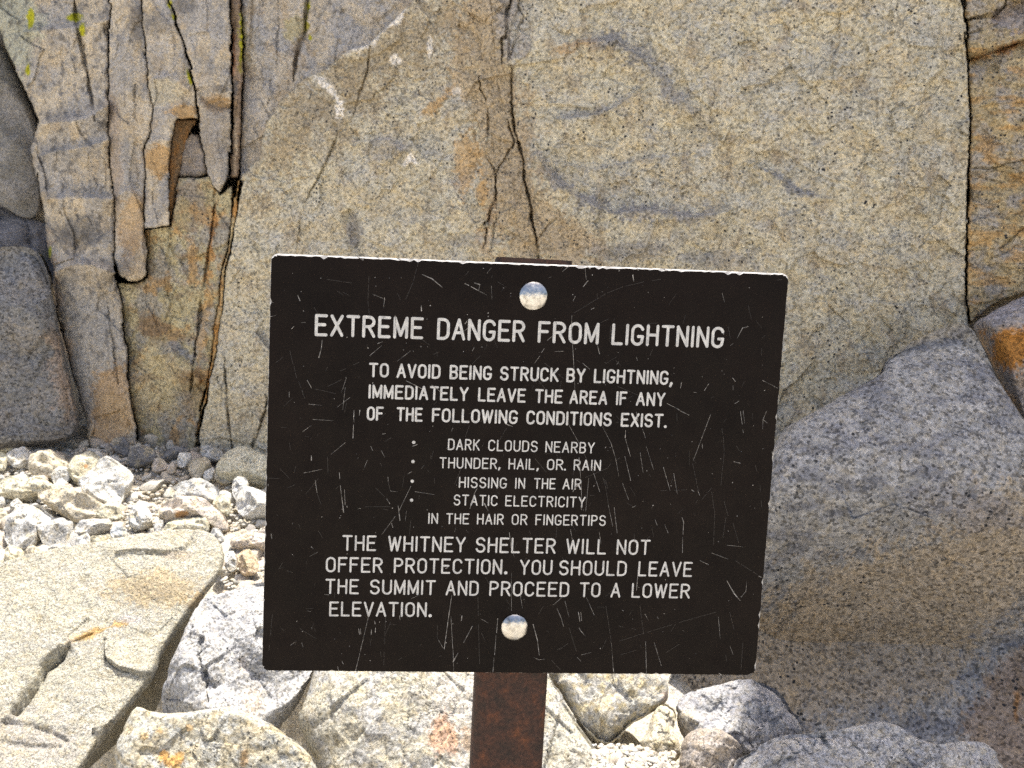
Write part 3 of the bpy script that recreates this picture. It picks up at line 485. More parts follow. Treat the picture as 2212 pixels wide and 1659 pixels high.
rock('boulder', 'cream boulder with orange rust spots at the bottom edge, left of the post', [(256, 1628), (270, 1596), (284, 1572), (298, 1541), (314, 1534), (334, 1547), (400, 1554), (467, 1543), (517, 1535), (552, 1550), (617, 1583), (661, 1620), (692, 1664), (690, 1800), (300, 1820), (262, 1700)], t=1.20, el=46, az=4, T=.08, T2=.28, p=5, q=.5, base=(.44, .415, .335),
     mixes=[('n', (.40, .41, .40), .05, .3, 40, 30, .8), ('n', (.47, .40, .26), .25, .25, 40, 40, .6), ('b', (.46, .26, .08), 375, 1685 - 40, 22, 12, .9), ('b', (.46, .26, .08), 355, 1630, 12, 10, .9), ('b', (.46, .28, .1), 388, 1632, 10, 10, .9), ('b', (.46, .3, .12), 378, 1662, 14, 10, .8), ('b', (.46, .32, .14), 310, 1590, 10, 8, .7), ('b', (.46, .30, .13), 345, 1577, 9, 9, .7), ('b', (.46, .3, .13), 408, 1570, 10, 8, .7), ('b', (.45, .3, .16), 528, 1640, 8, 20, .7)],
     mat=M_SALT, seed=33, n=280, K=90, cuts=1, cat='boulder', rough=.6, qb=1.2, planes=[(190, 1.5, 3.3), (75, .45, 1.3)])
rock('boulder', 'big cream and blue grey boulder directly behind the foot of the post', [(690, 1400), (678, 1452), (669, 1490), (640, 1544), (653, 1590), (680, 1646), (720, 1740), (1000, 1800), (1300, 1780), (1312, 1662), (1294, 1625), (1256, 1573), (1227, 1526), (1190, 1470), (1150, 1400), (1000, 1350), (800, 1350)], t=1.33, el=46, az=2, T=.06, T2=.30, qb=1.2, p=6, q=.5, base=(.45, .43, .36),
     mixes=[('n', (.42, .425, .44), .05, .3, 60, 60, .6), ('n', (.47, .42, .30), .25, .3, 36, 30, .5), ('b', (.48, .46, .43), 1000, 1500, 80, 200, .7), ('b', (.48, .30, .20), 960, 1590, 34, 44, .8), ('b', (.46, .32, .2), 1010, 1600, 14, 24, .6), ('b', (.46, .45, .40), 1250, 1600, 60, 100, .6)],
     feats=[('s', [(900, 1400), (915, 1500), (930, 1600), (950, 1700)], .012, 160, 30), ('b', 780, 1520, 80, 80, .02)], mat=M_SALT, seed=34, n=320, K=110, cuts=1, cat='boulder', rough=.6)
rock('boulder', 'sunlit cream boulder with a hollow lip underneath, right of the post', [(1180, 1440), (1240, 1400), (1330, 1420), (1371, 1457), (1404, 1475), (1436, 1482), (1444, 1492), (1441, 1516), (1404, 1542), (1364, 1564), (1340, 1588), (1322, 1604), (1296, 1606), (1266, 1580), (1222, 1518), (1190, 1478)], t=1.38, el=62, az=0, T=.06, T2=.10, p=4, base=(.55, .52, .44),
     mixes=[('n', (.42, .42, .41), .0, .3, 30, 30, .7), ('n', (.48, .40, .22), .25, .25, 26, 20, .7), ('b', (.44, .34, .28), 1440, 1505, 14, 14, .7)], feats=[('g', [(1262, 1560), (1290, 1578), (1320, 1582), (1345, 1568)], 6, .03), ('s', [(1200, 1500), (1260, 1560), (1330, 1575), (1400, 1530)], -.02, 60, 10)], mat=M_STONE, seed=35, n=160, K=50, cuts=1, cat='boulder', rough=1.0)
rock('stone', 'upright knobbly cream stone between the sunlit boulder and the shaded one', [(1404, 1560), (1412, 1534), (1432, 1520), (1446, 1524), (1464, 1542), (1456, 1570), (1460, 1596), (1468, 1640), (1440, 1650), (1400, 1640), (1376, 1606), (1396, 1588)], t=1.33, el=34, az=4, T=.05, T2=.06, p=2.6, base=(.55, .51, .42), mixes=[('n', (.48, .42, .26), .2, .3, 26, 20, .6)], seed=36, n=110, K=36, cuts=2, cat='stone')
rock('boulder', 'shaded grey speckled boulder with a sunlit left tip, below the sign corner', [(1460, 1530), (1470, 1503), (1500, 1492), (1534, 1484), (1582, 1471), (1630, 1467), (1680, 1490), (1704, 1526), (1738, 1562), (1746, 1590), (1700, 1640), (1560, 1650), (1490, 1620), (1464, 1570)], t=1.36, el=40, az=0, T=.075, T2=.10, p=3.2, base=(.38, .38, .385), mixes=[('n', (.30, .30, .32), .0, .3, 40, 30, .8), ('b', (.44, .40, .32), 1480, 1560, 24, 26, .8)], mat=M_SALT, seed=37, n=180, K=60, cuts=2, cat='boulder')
rock('boulder', 'shaded brownish stone at the bottom edge between two grey boulders', [(1464, 1680), (1470, 1620), (1478, 1592), (1500, 1575), (1544, 1571), (1584, 1594), (1604, 1625), (1600, 1680), (1560, 1740), (1480, 1740)], t=1.24, el=40, az=0, T=.06, T2=.08, p=3, base=(.36, .315, .27), mixes=[('n', (.30, .28, .27), .0, .3, 30, 30, .7)], mat=M_SALT, seed=38, n=140, K=44, cuts=3, cat='boulder')
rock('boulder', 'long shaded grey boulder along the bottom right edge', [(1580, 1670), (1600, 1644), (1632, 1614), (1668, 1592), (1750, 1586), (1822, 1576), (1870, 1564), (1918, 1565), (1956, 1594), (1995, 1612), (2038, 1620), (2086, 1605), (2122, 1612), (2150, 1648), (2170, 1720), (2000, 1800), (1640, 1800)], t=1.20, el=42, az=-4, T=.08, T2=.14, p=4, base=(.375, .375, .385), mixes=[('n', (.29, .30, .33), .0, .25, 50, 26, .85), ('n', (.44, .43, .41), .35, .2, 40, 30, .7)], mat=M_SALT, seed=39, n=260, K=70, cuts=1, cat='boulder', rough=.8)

# ------------------------------------------------------------------ the rubble below the cliff: stones traced one by one (crop units -> tracing units)
def c5(p): return [(x * .28, 885 + y * .28) for x, y in p]
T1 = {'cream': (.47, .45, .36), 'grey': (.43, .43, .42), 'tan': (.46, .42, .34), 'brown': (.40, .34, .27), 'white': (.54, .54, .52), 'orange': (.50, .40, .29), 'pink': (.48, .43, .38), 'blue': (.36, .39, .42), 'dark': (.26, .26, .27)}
ST = [
 ('stone', 'pale rounded stone at the far left top of the rubble', [(-60, 210), (20, 198), (70, 225), (110, 260), (118, 300), (60, 322), (-60, 320)], 'cream', 48, .5),
 ('stone', 'white stone with a dark crumbly underside near the left edge', [(50, 335), (110, 305), (190, 300), (245, 330), (250, 370), (215, 410), (150, 440), (90, 440), (55, 400)], 'white', 45, .5),
 ('stone', 'upright pale block cut off by the left edge', [(-40, 330), (40, 325), (55, 380), (50, 450), (30, 475), (-40, 470)], 'cream', 35, .6),
 ('stone', 'tan pyramid shaped stone at the edge of the cliff shadow', [(230, 440), (300, 380), (370, 335), (410, 328), (470, 370), (555, 430), (560, 480), (480, 525), (300, 530), (225, 490)], 'tan', 45, .45),
 ('stone', 'long tilted oblong block with a rusty dot, pointing up right', [(530, 480), (600, 400), (690, 322), (714, 315), (770, 365), (795, 390), (785, 412), (700, 480), (620, 545), (570, 555), (535, 520)], 'cream', 45, .45),
 ('stone', 'whitish lump at the lower end of the tilted oblong block', [(400, 490), (450, 455), (520, 448), (555, 480), (545, 530), (500, 560), (440, 580), (395, 545)], 'white', 42, .5),
 ('stone', 'long low speckled stone with a brown underside at the left', [(-40, 560), (60, 520), (150, 540), (260, 535), (370, 560), (425, 585), (420, 615), (330, 630), (220, 660), (150, 688), (60, 680), (-40, 640)], 'cream', 40, .45),
 ('stone', 'big white speckled diamond shaped stone in the middle of the rubble', [(588, 570), (650, 530), (720, 490), (800, 455), (880, 440), (960, 465), (1030, 490), (1038, 530), (1000, 590), (930, 680), (900, 720), (830, 732), (730, 705), (660, 680), (640, 610)], 'white', 42, .42),
 ('stone', 'long tan stone lying diagonally below the white diamond stone', [(280, 640), (320, 612), (400, 625), (500, 640), (600, 670), (720, 700), (800, 730), (822, 760), (780, 800), (700, 835), (600, 880), (560, 870), (480, 800), (400, 750), (310, 700)], 'tan', 42, .4),
 ('stone', 'broad white mottled stone low at the left', [(60, 820), (130, 770), (230, 735), (320, 730), (350, 780), (420, 830), (430, 880), (300, 900), (310, 990), (280, 1030), (180, 1062), (60, 1050), (20, 960)], 'grey', 45, .4),
 ('stone', 'bluish white stone right of the broad mottled stone', [(270, 920), (330, 870), (410, 830), (500, 840), (575, 880), (560, 910), (530, 990), (500, 1030), (420, 1055), (330, 1040), (300, 980)], 'grey', 45, .45),
 ('stone', 'pinkish brown overhanging stone with a rust coloured hollow', [(1215, 800), (1240, 740), (1320, 700), (1450, 688), (1560, 700), (1650, 750), (1720, 800), (1752, 860), (1740, 900), (1690, 922), (1630, 900), (1600, 830), (1450, 830), (1330, 855), (1240, 850)], 'pink', 40, .45),
 ('stone', 'pale stone tucked below the pinkish overhanging stone', [(1245, 950), (1270, 890), (1350, 845), (1470, 830), (1560, 828), (1610, 860), (1622, 920), (1600, 950), (1450, 955), (1330, 962)], 'cream', 42, .45),
 ('stone', 'small square white block left of the pinkish stone', [(985, 840), (1020, 785), (1090, 762), (1140, 765), (1175, 810), (1180, 870), (1120, 900), (1030, 930), (1000, 900)], 'white', 40, .55),
 ('stone', 'angular tan stone near the right end of the rubble', [(1450, 430), (1475, 385), (1540, 368), (1600, 380), (1640, 430), (1610, 470), (1570, 500), (1540, 530), (1490, 525), (1455, 480)], 'tan', 38, .5),
 ('stone', 'large smooth cream stone with a pointed top beside the sign edge', [(1660, 480), (1740, 390), (1820, 320), (1870, 298), (1920, 305), (1990, 360), (2060, 400), (2180, 440), (2180, 590), (2060, 590), (1950, 560), (1880, 570), (1800, 540), (1700, 530)], 'cream', 40, .4),
 ('stone', 'white black flecked stone touching the sign edge', [(1818, 720), (1850, 660), (1920, 625), (2000, 650), (2080, 680), (2200, 700), (2200, 820), (2020, 810), (1940, 835), (1880, 835), (1830, 790)], 'white', 40, .5),
 ('stone', 'rough lichen flecked stone in the middle distance above the pinkish stone', [(1300, 640), (1330, 590), (1420, 550), (1530, 540), (1600, 555), (1680, 600), (1700, 650), (1650, 700), (1540, 690), (1440, 680), (1340, 690)], 'grey', 42, .4),
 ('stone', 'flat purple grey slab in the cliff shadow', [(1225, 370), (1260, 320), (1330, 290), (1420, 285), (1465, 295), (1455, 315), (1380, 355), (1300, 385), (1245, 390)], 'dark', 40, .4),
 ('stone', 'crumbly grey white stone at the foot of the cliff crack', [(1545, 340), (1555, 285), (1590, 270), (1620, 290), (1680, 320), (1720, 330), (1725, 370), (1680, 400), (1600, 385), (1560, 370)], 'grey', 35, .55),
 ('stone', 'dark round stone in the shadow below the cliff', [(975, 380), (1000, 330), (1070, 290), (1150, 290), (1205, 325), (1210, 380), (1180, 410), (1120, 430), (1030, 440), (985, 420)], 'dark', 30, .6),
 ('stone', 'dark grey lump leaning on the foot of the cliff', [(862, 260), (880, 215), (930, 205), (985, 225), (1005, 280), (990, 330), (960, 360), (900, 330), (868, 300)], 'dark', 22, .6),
 ('stone', 'little pinkish stone on the border of the cliff shadow', [(1165, 460), (1190, 415), (1240, 395), (1285, 405), (1290, 450), (1230, 480), (1180, 485)], 'pink', 40, .55),
 ('stone', 'small rounded stone beside the little pinkish one', [(1283, 450), (1300, 418), (1340, 412), (1362, 440), (1355, 480), (1320, 498), (1290, 485)], 'pink', 38, .6),
 ('stone', 'bright white stone left of the angular tan one', [(1370, 400), (1400, 350), (1450, 338), (1488, 360), (1470, 400), (1440, 440), (1390, 450), (1368, 430)], 'white', 42, .5),
 ('stone', 'striped blue white stone on the upper edge of the slab', [(845, 960), (870, 915), (930, 905), (980, 940), (1000, 985), (960, 1015), (880, 1025)], 'blue', 48, .5),
 ('stone', 'yellowish oblong stone on the upper edge of the slab', [(706, 1010), (730, 980), (800, 965), (860, 965), (870, 1000), (800, 1035), (720, 1055)], 'cream', 48, .5),
 ('stone', 'small grey white stone against the right end of the slab', [(1735, 1150), (1745, 1100), (1790, 1085), (1825, 1120), (1830, 1190), (1800, 1245), (1755, 1240)], 'white', 38, .55),
 ('stone', 'knobbly orange stone right of the slab beside the sign', [(1838, 1160), (1850, 1110), (1900, 1085), (1950, 1110), (1990, 1160), (2000, 1210), (1980, 1265), (1900, 1290), (1850, 1260), (1842, 1200)], 'orange', 38, .6),
 ('stone', 'grey stone at the upper right corner of the slab', [(1618, 960), (1640, 925), (1690, 925), (1730, 970), (1735, 1005), (1690, 1015), (1640, 1000)], 'grey', 42, .5),
 ('stone', 'lumpy pale stone above the orange one, by the sign edge', [(1760, 1010), (1800, 975), (1900, 950), (2010, 960), (2160, 990), (2160, 1080), (2000, 1085), (1900, 1060), (1800, 1060)], 'pink', 42, .4),
 ('stone', 'grey white stone with a chipped edge by the sign, behind the flecked one', [(1790, 620), (1800, 560), (1840, 525), (1900, 530), (1925, 580), (1900, 640), (1860, 700), (1810, 700)], 'grey', 40, .5),
 ('stone', 'yellowish lumpy stone between the flecked and the pinkish stones', [(1640, 740), (1660, 690), (1710, 660), (1760, 660), (1785, 720), (1770, 790), (1730, 800), (1680, 780)], 'cream', 44, .45),
 ('stone', 'white oval pebble beside the large cream stone', [(1565, 515), (1580, 470), (1630, 450), (1665, 465), (1660, 510), (1620, 545), (1575, 545)], 'white', 42, .5),
 ('stone', 'small dull stone left of the big cream stone, dusted olive', [(1650, 520), (1690, 475), (1750, 465), (1800, 500), (1800, 550), (1740, 570), (1670, 560)], 'tan', 46, .35),
 ('stone', 'sharp grey chip in the shadow between slab corner and block', [(1180, 930), (1210, 860), (1260, 845), (1262, 880), (1230, 950), (1200, 965)], 'grey', 40, .4),
 ('stone', 'long pale stone above the slab left of the square block', [(560, 930), (600, 880), (700, 860), (800, 840), (870, 850), (870, 900), (760, 930), (680, 960), (590, 970)], 'grey', 46, .4),
 ('stone', 'pale stone between the diamond stone and the square block', [(730, 850), (790, 790), (870, 740), (930, 720), (940, 790), (930, 830), (850, 850)], 'cream', 46, .4),
 ('stone', 'small pink wedge below the tilted oblong block', [(430, 600), (480, 570), (540, 570), (580, 610), (540, 640), (470, 630)], 'pink', 46, .45),
 ('stone', 'rounded cream stone low at the left edge by the slab', [(30, 1140), (70, 1085), (140, 1065), (190, 1090), (180, 1140), (110, 1180), (50, 1185)], 'cream', 45, .5),
 ('stone', 'tan rounded stone on the slab edge next to the rounded cream one', [(185, 1120), (200, 1070), (260, 1050), (320, 1075), (325, 1110), (260, 1135), (200, 1150)], 'tan', 46, .45),
 ('stone', 'greyish white lump on the slab edge below the bluish white stone', [(365, 1110), (390, 1060), (460, 1045), (540, 1020), (570, 1070), (510, 1090), (430, 1115)], 'grey', 46, .45),
 ('stone', 'pale pyramid stone on the slab edge left of the yellowish oblong', [(575, 1060), (600, 1010), (660, 970), (705, 980), (710, 1040), (640, 1075)], 'white', 46, .45),
 ('stone', 'pinkish low stone hidden in the shadow gap at the far left', [(-40, 700), (0, 660), (40, 690), (42, 730), (10, 750), (-40, 750)], 'grey', 42, .5),
 ('stone', 'cream stone with orange stain cut by the left edge, mid rubble', [(-60, 780), (0, 750), (50, 780), (68, 830), (30, 870), (-60, 880)], 'cream', 42, .5),
 ('stone', 'small grey cone of stone behind the broad mottled one', [(75, 770), (110, 710), (150, 700), (190, 740), (160, 780), (100, 790)], 'grey', 42, .5),
]
for k, (nm, lb, pts, tone, el, th) in enumerate(ST):
    p = c5(pts); b = tuple(min(.70, v * (1.3 if tone != 'dark' else .85)) for v in T1[tone]); wd = np.ptp([q[0] for q in p]); tmid = 2.0; sz = min(wd, np.ptp([q[1] for q in p]) * 1.6)  # dark tone lowered further: the cliff's shade is partly in the colour
    cx = np.mean([q[0] for q in p]); cy = np.mean([q[1] for q in p])
    mx = [('n', tuple(.82 * v for v in b), .0, .3, 26, 20, .7), ('n', (.46, .40, .27), .3, .25, 24, 24, .5)]
    if 'rust' in lb: mx.append(('b', (.40, .22, .09), cx - 28 if 'hollow' in lb else cx, cy, 16 if 'hollow' in lb else 4, 9 if 'hollow' in lb else 4, .9))
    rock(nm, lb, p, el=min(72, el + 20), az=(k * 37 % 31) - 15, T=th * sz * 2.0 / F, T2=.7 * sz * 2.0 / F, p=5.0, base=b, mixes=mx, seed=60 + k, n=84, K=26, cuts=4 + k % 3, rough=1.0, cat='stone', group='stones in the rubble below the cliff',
         mat=M_STONE if k % 3 else M_SALT)

# ------------------------------------------------------------------ smaller pebbles between them
import bmesh
def pebble_mesh(seed, sub=3):
    bm = bmesh.new(); bmesh.ops.create_icosphere(bm, subdivisions=sub, radius=1.0)
    V = np.array([v.co[:] for v in bm.verts]); rng = np.random.RandomState(seed)
    for _ in range(9):
        d = rng.randn(3); d /= np.linalg.norm(d); k = 0.42 + 0.38 * rng.rand()
        h = V @ d; V -= np.clip(h - k, 0, None)[:, None] * d * 0.92
    nz = fbm(V[:, 0] * 1.6 + seed, V[:, 1] * 1.6 + V[:, 2] * 1.1, 3, seed) * .10 + fbm(V[:, 0] * 5 + seed, V[:, 2] * 5 + V[:, 1] * 3, 2, seed) * .035
    V *= (1 + nz)[:, None]
    for v, c in zip(bm.verts, V): v.co = c
    for f in bm.faces: f.smooth = True
    me = bpy.data.meshes.new('pebble'); bm.to_mesh(me); bm.free(); me.materials.append(M_PEB); return me
PM = [pebble_mesh(200 + k) for k in range(14)]
rnd = random.Random(5)
def scatter(n, box, size, label, group, name='pebble', avoid=None, mesh=None, embed=.25):
    c = 0
    while c < n:
        x = rnd.uniform(box[0], box[2]); y = rnd.uniform(box[1], box[3])
        if avoid and avoid(x, y): continue
        p = drop_to_ground(np.array(x), np.array(y)); s = rnd.uniform(*size) * rnd.choice((.7, .8, 1, 1, 1.3))
        o = bpy.data.objects.new(name, mesh or rnd.choice(PM)); SC.collection.objects.link(o)
        o.scale = (s * rnd.uniform(.9, 1.5), s * rnd.uniform(.8, 1.2), s * rnd.uniform(.55, .9))
        o.rotation_euler = (rnd.uniform(-.5, .5), rnd.uniform(-.5, .5), rnd.uniform(0, 6.28))
        o.location = (p[0], p[1], float(ground_z(p[0], p[1])) - .02 + s * embed)
        tag(o, label, 'pebble', group); c += 1
in_slab = lambda x, y: y > 1150 - (x - 380) * .19 and x < 480 and y > 1140
scatter(145, (-10, 975, 590, 1240), (.012, .030), 'small pale granite pebble lying among the sunlit stones of the rubble', 'sunlit pebbles of the rubble', avoid=in_slab)
scatter(70, (30, 945, 600, 990), (.012, .03), 'small shaded pebble at the foot of the cliff left of the sign', 'shaded pebbles at the foot of the cliff')
scatter(40, (470, 1180, 600, 1300), (.010, .02), 'small pale pebble in the gap between slab and sign', 'pebbles between slab and sign')
scatter(26, (1290, 1600, 1450, 1680), (.007, .015), 'small white pebble in the pocket below the sunlit boulder', 'pebbles in the pocket right of the post', embed=.05)

# ------------------------------------------------------------------ the warning sign on its post
def c2w(v): return v[0] * RT - v[1] * UP + v[2] * FW
sx = c2w(np.array([0.99797617, 0.03038323, 0.05586077])); sx /= np.linalg.norm(sx)
sdn = c2w(np.array([-0.05140109, 0.99439854, 0.09235514])); # kept a touch out of square, as the plate measures in the photograph
sn = -np.cross(sx, sdn); sn /= np.linalg.norm(sn)                                   # towards the viewer
if sn @ FW > 0: sn = -sn
STL = CAM + c2w(np.array([-0.20786868, -0.1127119, 0.66190813]))
SW, SH, STH = 0.457, 0.375, 0.006
BASE = STL + sx * (SW / 2 - .006) + sdn * (SH / 2)
def sp(u, v, w=0): return STL + sx * u + sdn * v + sn * w
def px_uv(x, y):
    r = ray(np.array(x * .8848), np.array(y * .8848)); t = ((STL - CAM) @ sn) / (r @ sn); P = CAM + r * t - STL
    c = sx @ sdn; p, q = P @ sx, P @ sdn; return float((p - c * q) / (1 - c * c)), float((q - c * p) / (1 - c * c))
post_foot = sp(SW / 2 - .014, SH + .42, -.04); post_foot[2] = float(ground_z(post_foot[0], post_foot[1])) - .02
sign = bpy.data.objects.new('warning_sign', None); SC.collection.objects.link(sign); sign.location = post_foot; sign.empty_display_size = .05
tag(sign, 'dark brown lightning warning sign with white engraved capitals, bolted to a rusty post', 'warning sign')
def child(name, V, faces, mats, midx=None, parent=None, smooth=False):
    me = bpy.data.meshes.new(name); me.from_pydata([tuple(np.asarray(v) - (post_foot if parent is None else post_foot)) for v in V], [], faces); me.update()
    for m in mats: me.materials.append(m)
    if midx is not None: me.polygons.foreach_set('material_index', midx)
    if smooth: me.polygons.foreach_set('use_smooth', [True] * len(me.polygons))
    o = bpy.data.objects.new(name, me); SC.collection.objects.link(o); o.parent = parent or sign; return o

# materials of the sign
m_face, n, b = new_mat('sign_brown'); tc = N(n, 'ShaderNodeTexCoord')
nz = N(n, 'ShaderNodeTexNoise'); nz.inputs['Scale'].default_value = 14; nz.inputs['Detail'].default_value = 5; n.links.new(tc.outputs['Object'], nz.inputs['Vector'])
n.links.new(ramp(n, nz.outputs[0], [(.3, (.0050, .0034, .0030)), (.7, (.0085, .0054, .0046))]), b.inputs['Base Color'])
nz2 = N(n, 'ShaderNodeTexNoise'); nz2.inputs['Scale'].default_value = 60; nz2.inputs['Detail'].default_value = 6; n.links.new(tc.outputs['Object'], nz2.inputs['Vector'])
n.links.new(ramp(n, nz2.outputs[0], [(.3, .38), (.7, .60)]), b.inputs['Roughness']); b.inputs['Specular IOR Level'].default_value = .09
bp = N(n, 'ShaderNodeBump'); bp.inputs['Strength'].default_value = .12; bp.inputs['Distance'].default_value = .001
nz3 = N(n, 'ShaderNodeTexNoise'); nz3.inputs['Scale'].default_value = 900; n.links.new(tc.outputs['Object'], nz3.inputs['Vector'])
n.links.new(nz3.outputs[0], bp.inputs['Height']); n.links.new(bp.outputs[0], b.inputs['Normal'])
m_core, n, b = new_mat('sign_core'); b.inputs['Roughness'].default_value = .6; tc = N(n, 'ShaderNodeTexCoord')
nz = N(n, 'ShaderNodeTexNoise'); nz.inputs['Scale'].default_value = 160; nz.inputs['Detail'].default_value = 3; n.links.new(tc.outputs['Object'], nz.inputs['Vector'])
n.links.new(ramp(n, nz.outputs[0], [(.3, (.30, .29, .28)), (.7, (.56, .55, .54))]), b.inputs['Base Color'])
m_let, n, b = new_mat('engraved_letter'); b.inputs['Roughness'].default_value = .7; tc = N(n, 'ShaderNodeTexCoord')
nz = N(n, 'ShaderNodeTexNoise'); nz.inputs['Scale'].default_value = 220; nz.inputs['Detail'].default_value = 3; n.links.new(tc.outputs['Object'], nz.inputs['Vector'])
n.links.new(ramp(n, nz.outputs[0], [(.3, (.38, .38, .38)), (.7, (.58, .58, .57))]), b.inputs['Base Color'])
m_scr, n, b = new_mat('sign_scratch'); b.inputs['Roughness'].default_value = .6; tc = N(n, 'ShaderNodeTexCoord')
nz = N(n, 'ShaderNodeTexNoise'); nz.inputs['Scale'].default_value = 260; nz.inputs['Detail'].default_value = 3; n.links.new(tc.outputs['Object'], nz.inputs['Vector'])
n.links.new(ramp(n, nz.outputs[0], [(.35, (.06, .056, .053)), (.65, (.36, .345, .33))]), b.inputs['Base Color'])
m_hair, n, b = new_mat('sign_hairline'); b.inputs['Base Color'].default_value = (.045, .04, .038, 1); b.inputs['Roughness'].default_value = .6
m_rivet, n, b = new_mat('galvanised_rivet'); b.inputs['Metallic'].default_value = 1; tc = N(n, 'ShaderNodeTexCoord')
nz = N(n, 'ShaderNodeTexNoise'); nz.inputs['Scale'].default_value = 420; nz.inputs['Detail'].default_value = 4; n.links.new(tc.outputs['Object'], nz.inputs['Vector'])
n.links.new(ramp(n, nz.outputs[0], [(.35, .16), (.7, .42)]), b.inputs['Roughness'])
tz = N(n, 'ShaderNodeTexNoise'); tz.inputs['Scale'].default_value = 190; tz.inputs['Detail'].default_value = 6; n.links.new(tc.outputs['Object'], tz.inputs['Vector'])
n.links.new(ramp(n, tz.outputs[0], [(.3, (.26, .25, .23)), (.48, (.52, .51, .49)), (.7, (.64, .63, .61))]), b.inputs['Base Color'])
bp = N(n, 'ShaderNodeBump'); bp.inputs['Strength'].default_value = .4; bp.inputs['Distance'].default_value = .0006; n.links.new(nz.outputs[0], bp.inputs['Height']); n.links.new(bp.outputs[0], b.inputs['Normal'])
m_rust, n, b = new_mat('rusty_steel'); tc = N(n, 'ShaderNodeTexCoord')
nz = N(n, 'ShaderNodeTexNoise'); nz.inputs['Scale'].default_value = 55; nz.inputs['Detail'].default_value = 8; nz.inputs['Roughness'].default_value = .7; n.links.new(tc.outputs['Object'], nz.inputs['Vector'])
c1 = ramp(n, nz.outputs[0], [(.36, (.020, .011, .008)), (.52, (.045, .018, .011)), (.64, (.085, .028, .011)), (.78, (.16, .055, .017))])
nz2 = N(n, 'ShaderNodeTexNoise'); nz2.inputs['Scale'].default_value = 300; nz2.inputs['Detail'].default_value = 4; n.links.new(tc.outputs['Object'], nz2.inputs['Vector'])
n.links.new(mixc(n, 'MULTIPLY', .8, c1, ramp(n, nz2.outputs[0], [(.3, .35), (.7, 1.5)])), b.inputs['Base Color']); b.inputs['Roughness'].default_value = .8
bp = N(n, 'ShaderNodeBump'); bp.inputs['Strength'].default_value = .5; bp.inputs['Distance'].default_value = .002; n.links.new(nz2.outputs[0], bp.inputs['Height']); n.links.new(bp.outputs[0], b.inputs['Normal'])

# plate: rounded corners, pale chamfer where the white core shows
def rr(w, h, r, k=10, inset=0):
    pts = []
    for cx, cy, a0 in ((w - r, r, -90), (w - r, h - r, 0), (r, h - r, 90), (r, r, 180)):
        for i in range(k + 1):
            a = R(a0 + 90 * i / k); pts.append((cx + (r - inset) * math.cos(a), cy + (r - inset) * math.sin(a)))
    return pts
def rough_edge(P, amp, seed):                              # nicked rim
    rg = random.Random(seed); out = []
    for i, p in enumerate(P):
        q = P[(i + 1) % len(P)]; L = math.dist(p, q); m = max(1, int(L / .0035))
        for j in range(m):
            f = j / m; out.append((p[0] + (q[0] - p[0]) * f, p[1] + (q[1] - p[1]) * f))
    return out
outer = rough_edge(rr(SW, SH, .0065), 0, 1); rg = random.Random(3)
front = []
for (u, v) in outer:
    top = v < .004; ch = (.0016 if top else .0006) * rg.uniform(.55, 1.1)
    if rg.random() < (.10 if top else .05): ch += rg.uniform(.0005, .0026 if top else .0014)
    cu, cv = SW / 2 - u, SH / 2 - v
    du = (min(max(u, .0065), SW - .0065) - u); dv = (min(max(v, .0065), SH - .0065) - v); l = math.hypot(du, dv) or 1
    front.append((u + du / l * ch, v + dv / l * ch))
nO = len(outer); V = [sp(u, v, 0) for u, v in front] + [sp(u, v, -.0011) for u, v in outer] + [sp(u, v, -STH) for u, v in outer]
fc = [list(range(nO))[::-1]]; mi = [0]
for i in range(nO):
    j = (i + 1) % nO
    fc += [[i, j, nO + j, nO + i], [nO + i, nO + j, 2 * nO + j, 2 * nO + i]]; mi += [1, 1]
fc.append([2 * nO + i for i in range(nO)]); mi.append(0)
plate = child('sign_plate', V, fc, [m_face, m_core], mi)

# post: square rusty tube with rounded corners, running up behind the plate
pu = SW / 2 - .0145; HW = .0342
pa, pb = sp(pu + .018, -.0062, 0), sp(pu - .012, SH + .004, 0)
def tube(parent):
    axis_top = sp(.2290, -.0048, -STH - .0008 - HW); axis_bot = sp(.2285, SH, -STH - .0012 - HW); ax = axis_bot - axis_top; ax /= np.linalg.norm(ax)
    L = (axis_top[2] - post_foot[2] + .02) / -ax[2]; sd = np.cross(ax, -sn); sd /= np.linalg.norm(sd); fw_ = np.cross(sd, ax)
    if fw_ @ sn < 0: fw_ = -fw_
    prof = []
    for cx, cy, a0 in ((1, 1, 0), (-1, 1, 90), (-1, -1, 180), (1, -1, 270)):
        for i in range(7):
            a = R(a0 + 15 * i); r = .009; prof.append((cx * (HW - r) + r * math.cos(a), cy * (HW - r) + r * math.sin(a)))
    k = len(prof); V = []; rows = 60
    for j in range(rows + 1):
        c = axis_top + ax * (L * j / rows); V += [c + sd * p + fw_ * q for p, q in prof]
    fc = [[j * k + i, j * k + (i + 1) % k, (j + 1) * k + (i + 1) % k, (j + 1) * k + i] for j in range(rows) for i in range(k)]
    o = len(V)                                             # wall thickness and a dark open mouth
    V += [axis_top + sd * p * .86 + fw_ * q * .86 for p, q in prof] + [axis_top + ax * .09 + sd * p * .86 + fw_ * q * .86 for p, q in prof]
    fc += [[i, (i + 1) % k, o + (i + 1) % k, o + i][::-1] for i in range(k)] + [[o + i, o + (i + 1) % k, o + k + (i + 1) % k, o + k + i][::-1] for i in range(k)] + [[o + k + i for i in range(k)]]
    return child('sign_post', V, fc, [m_rust])
tube(sign)

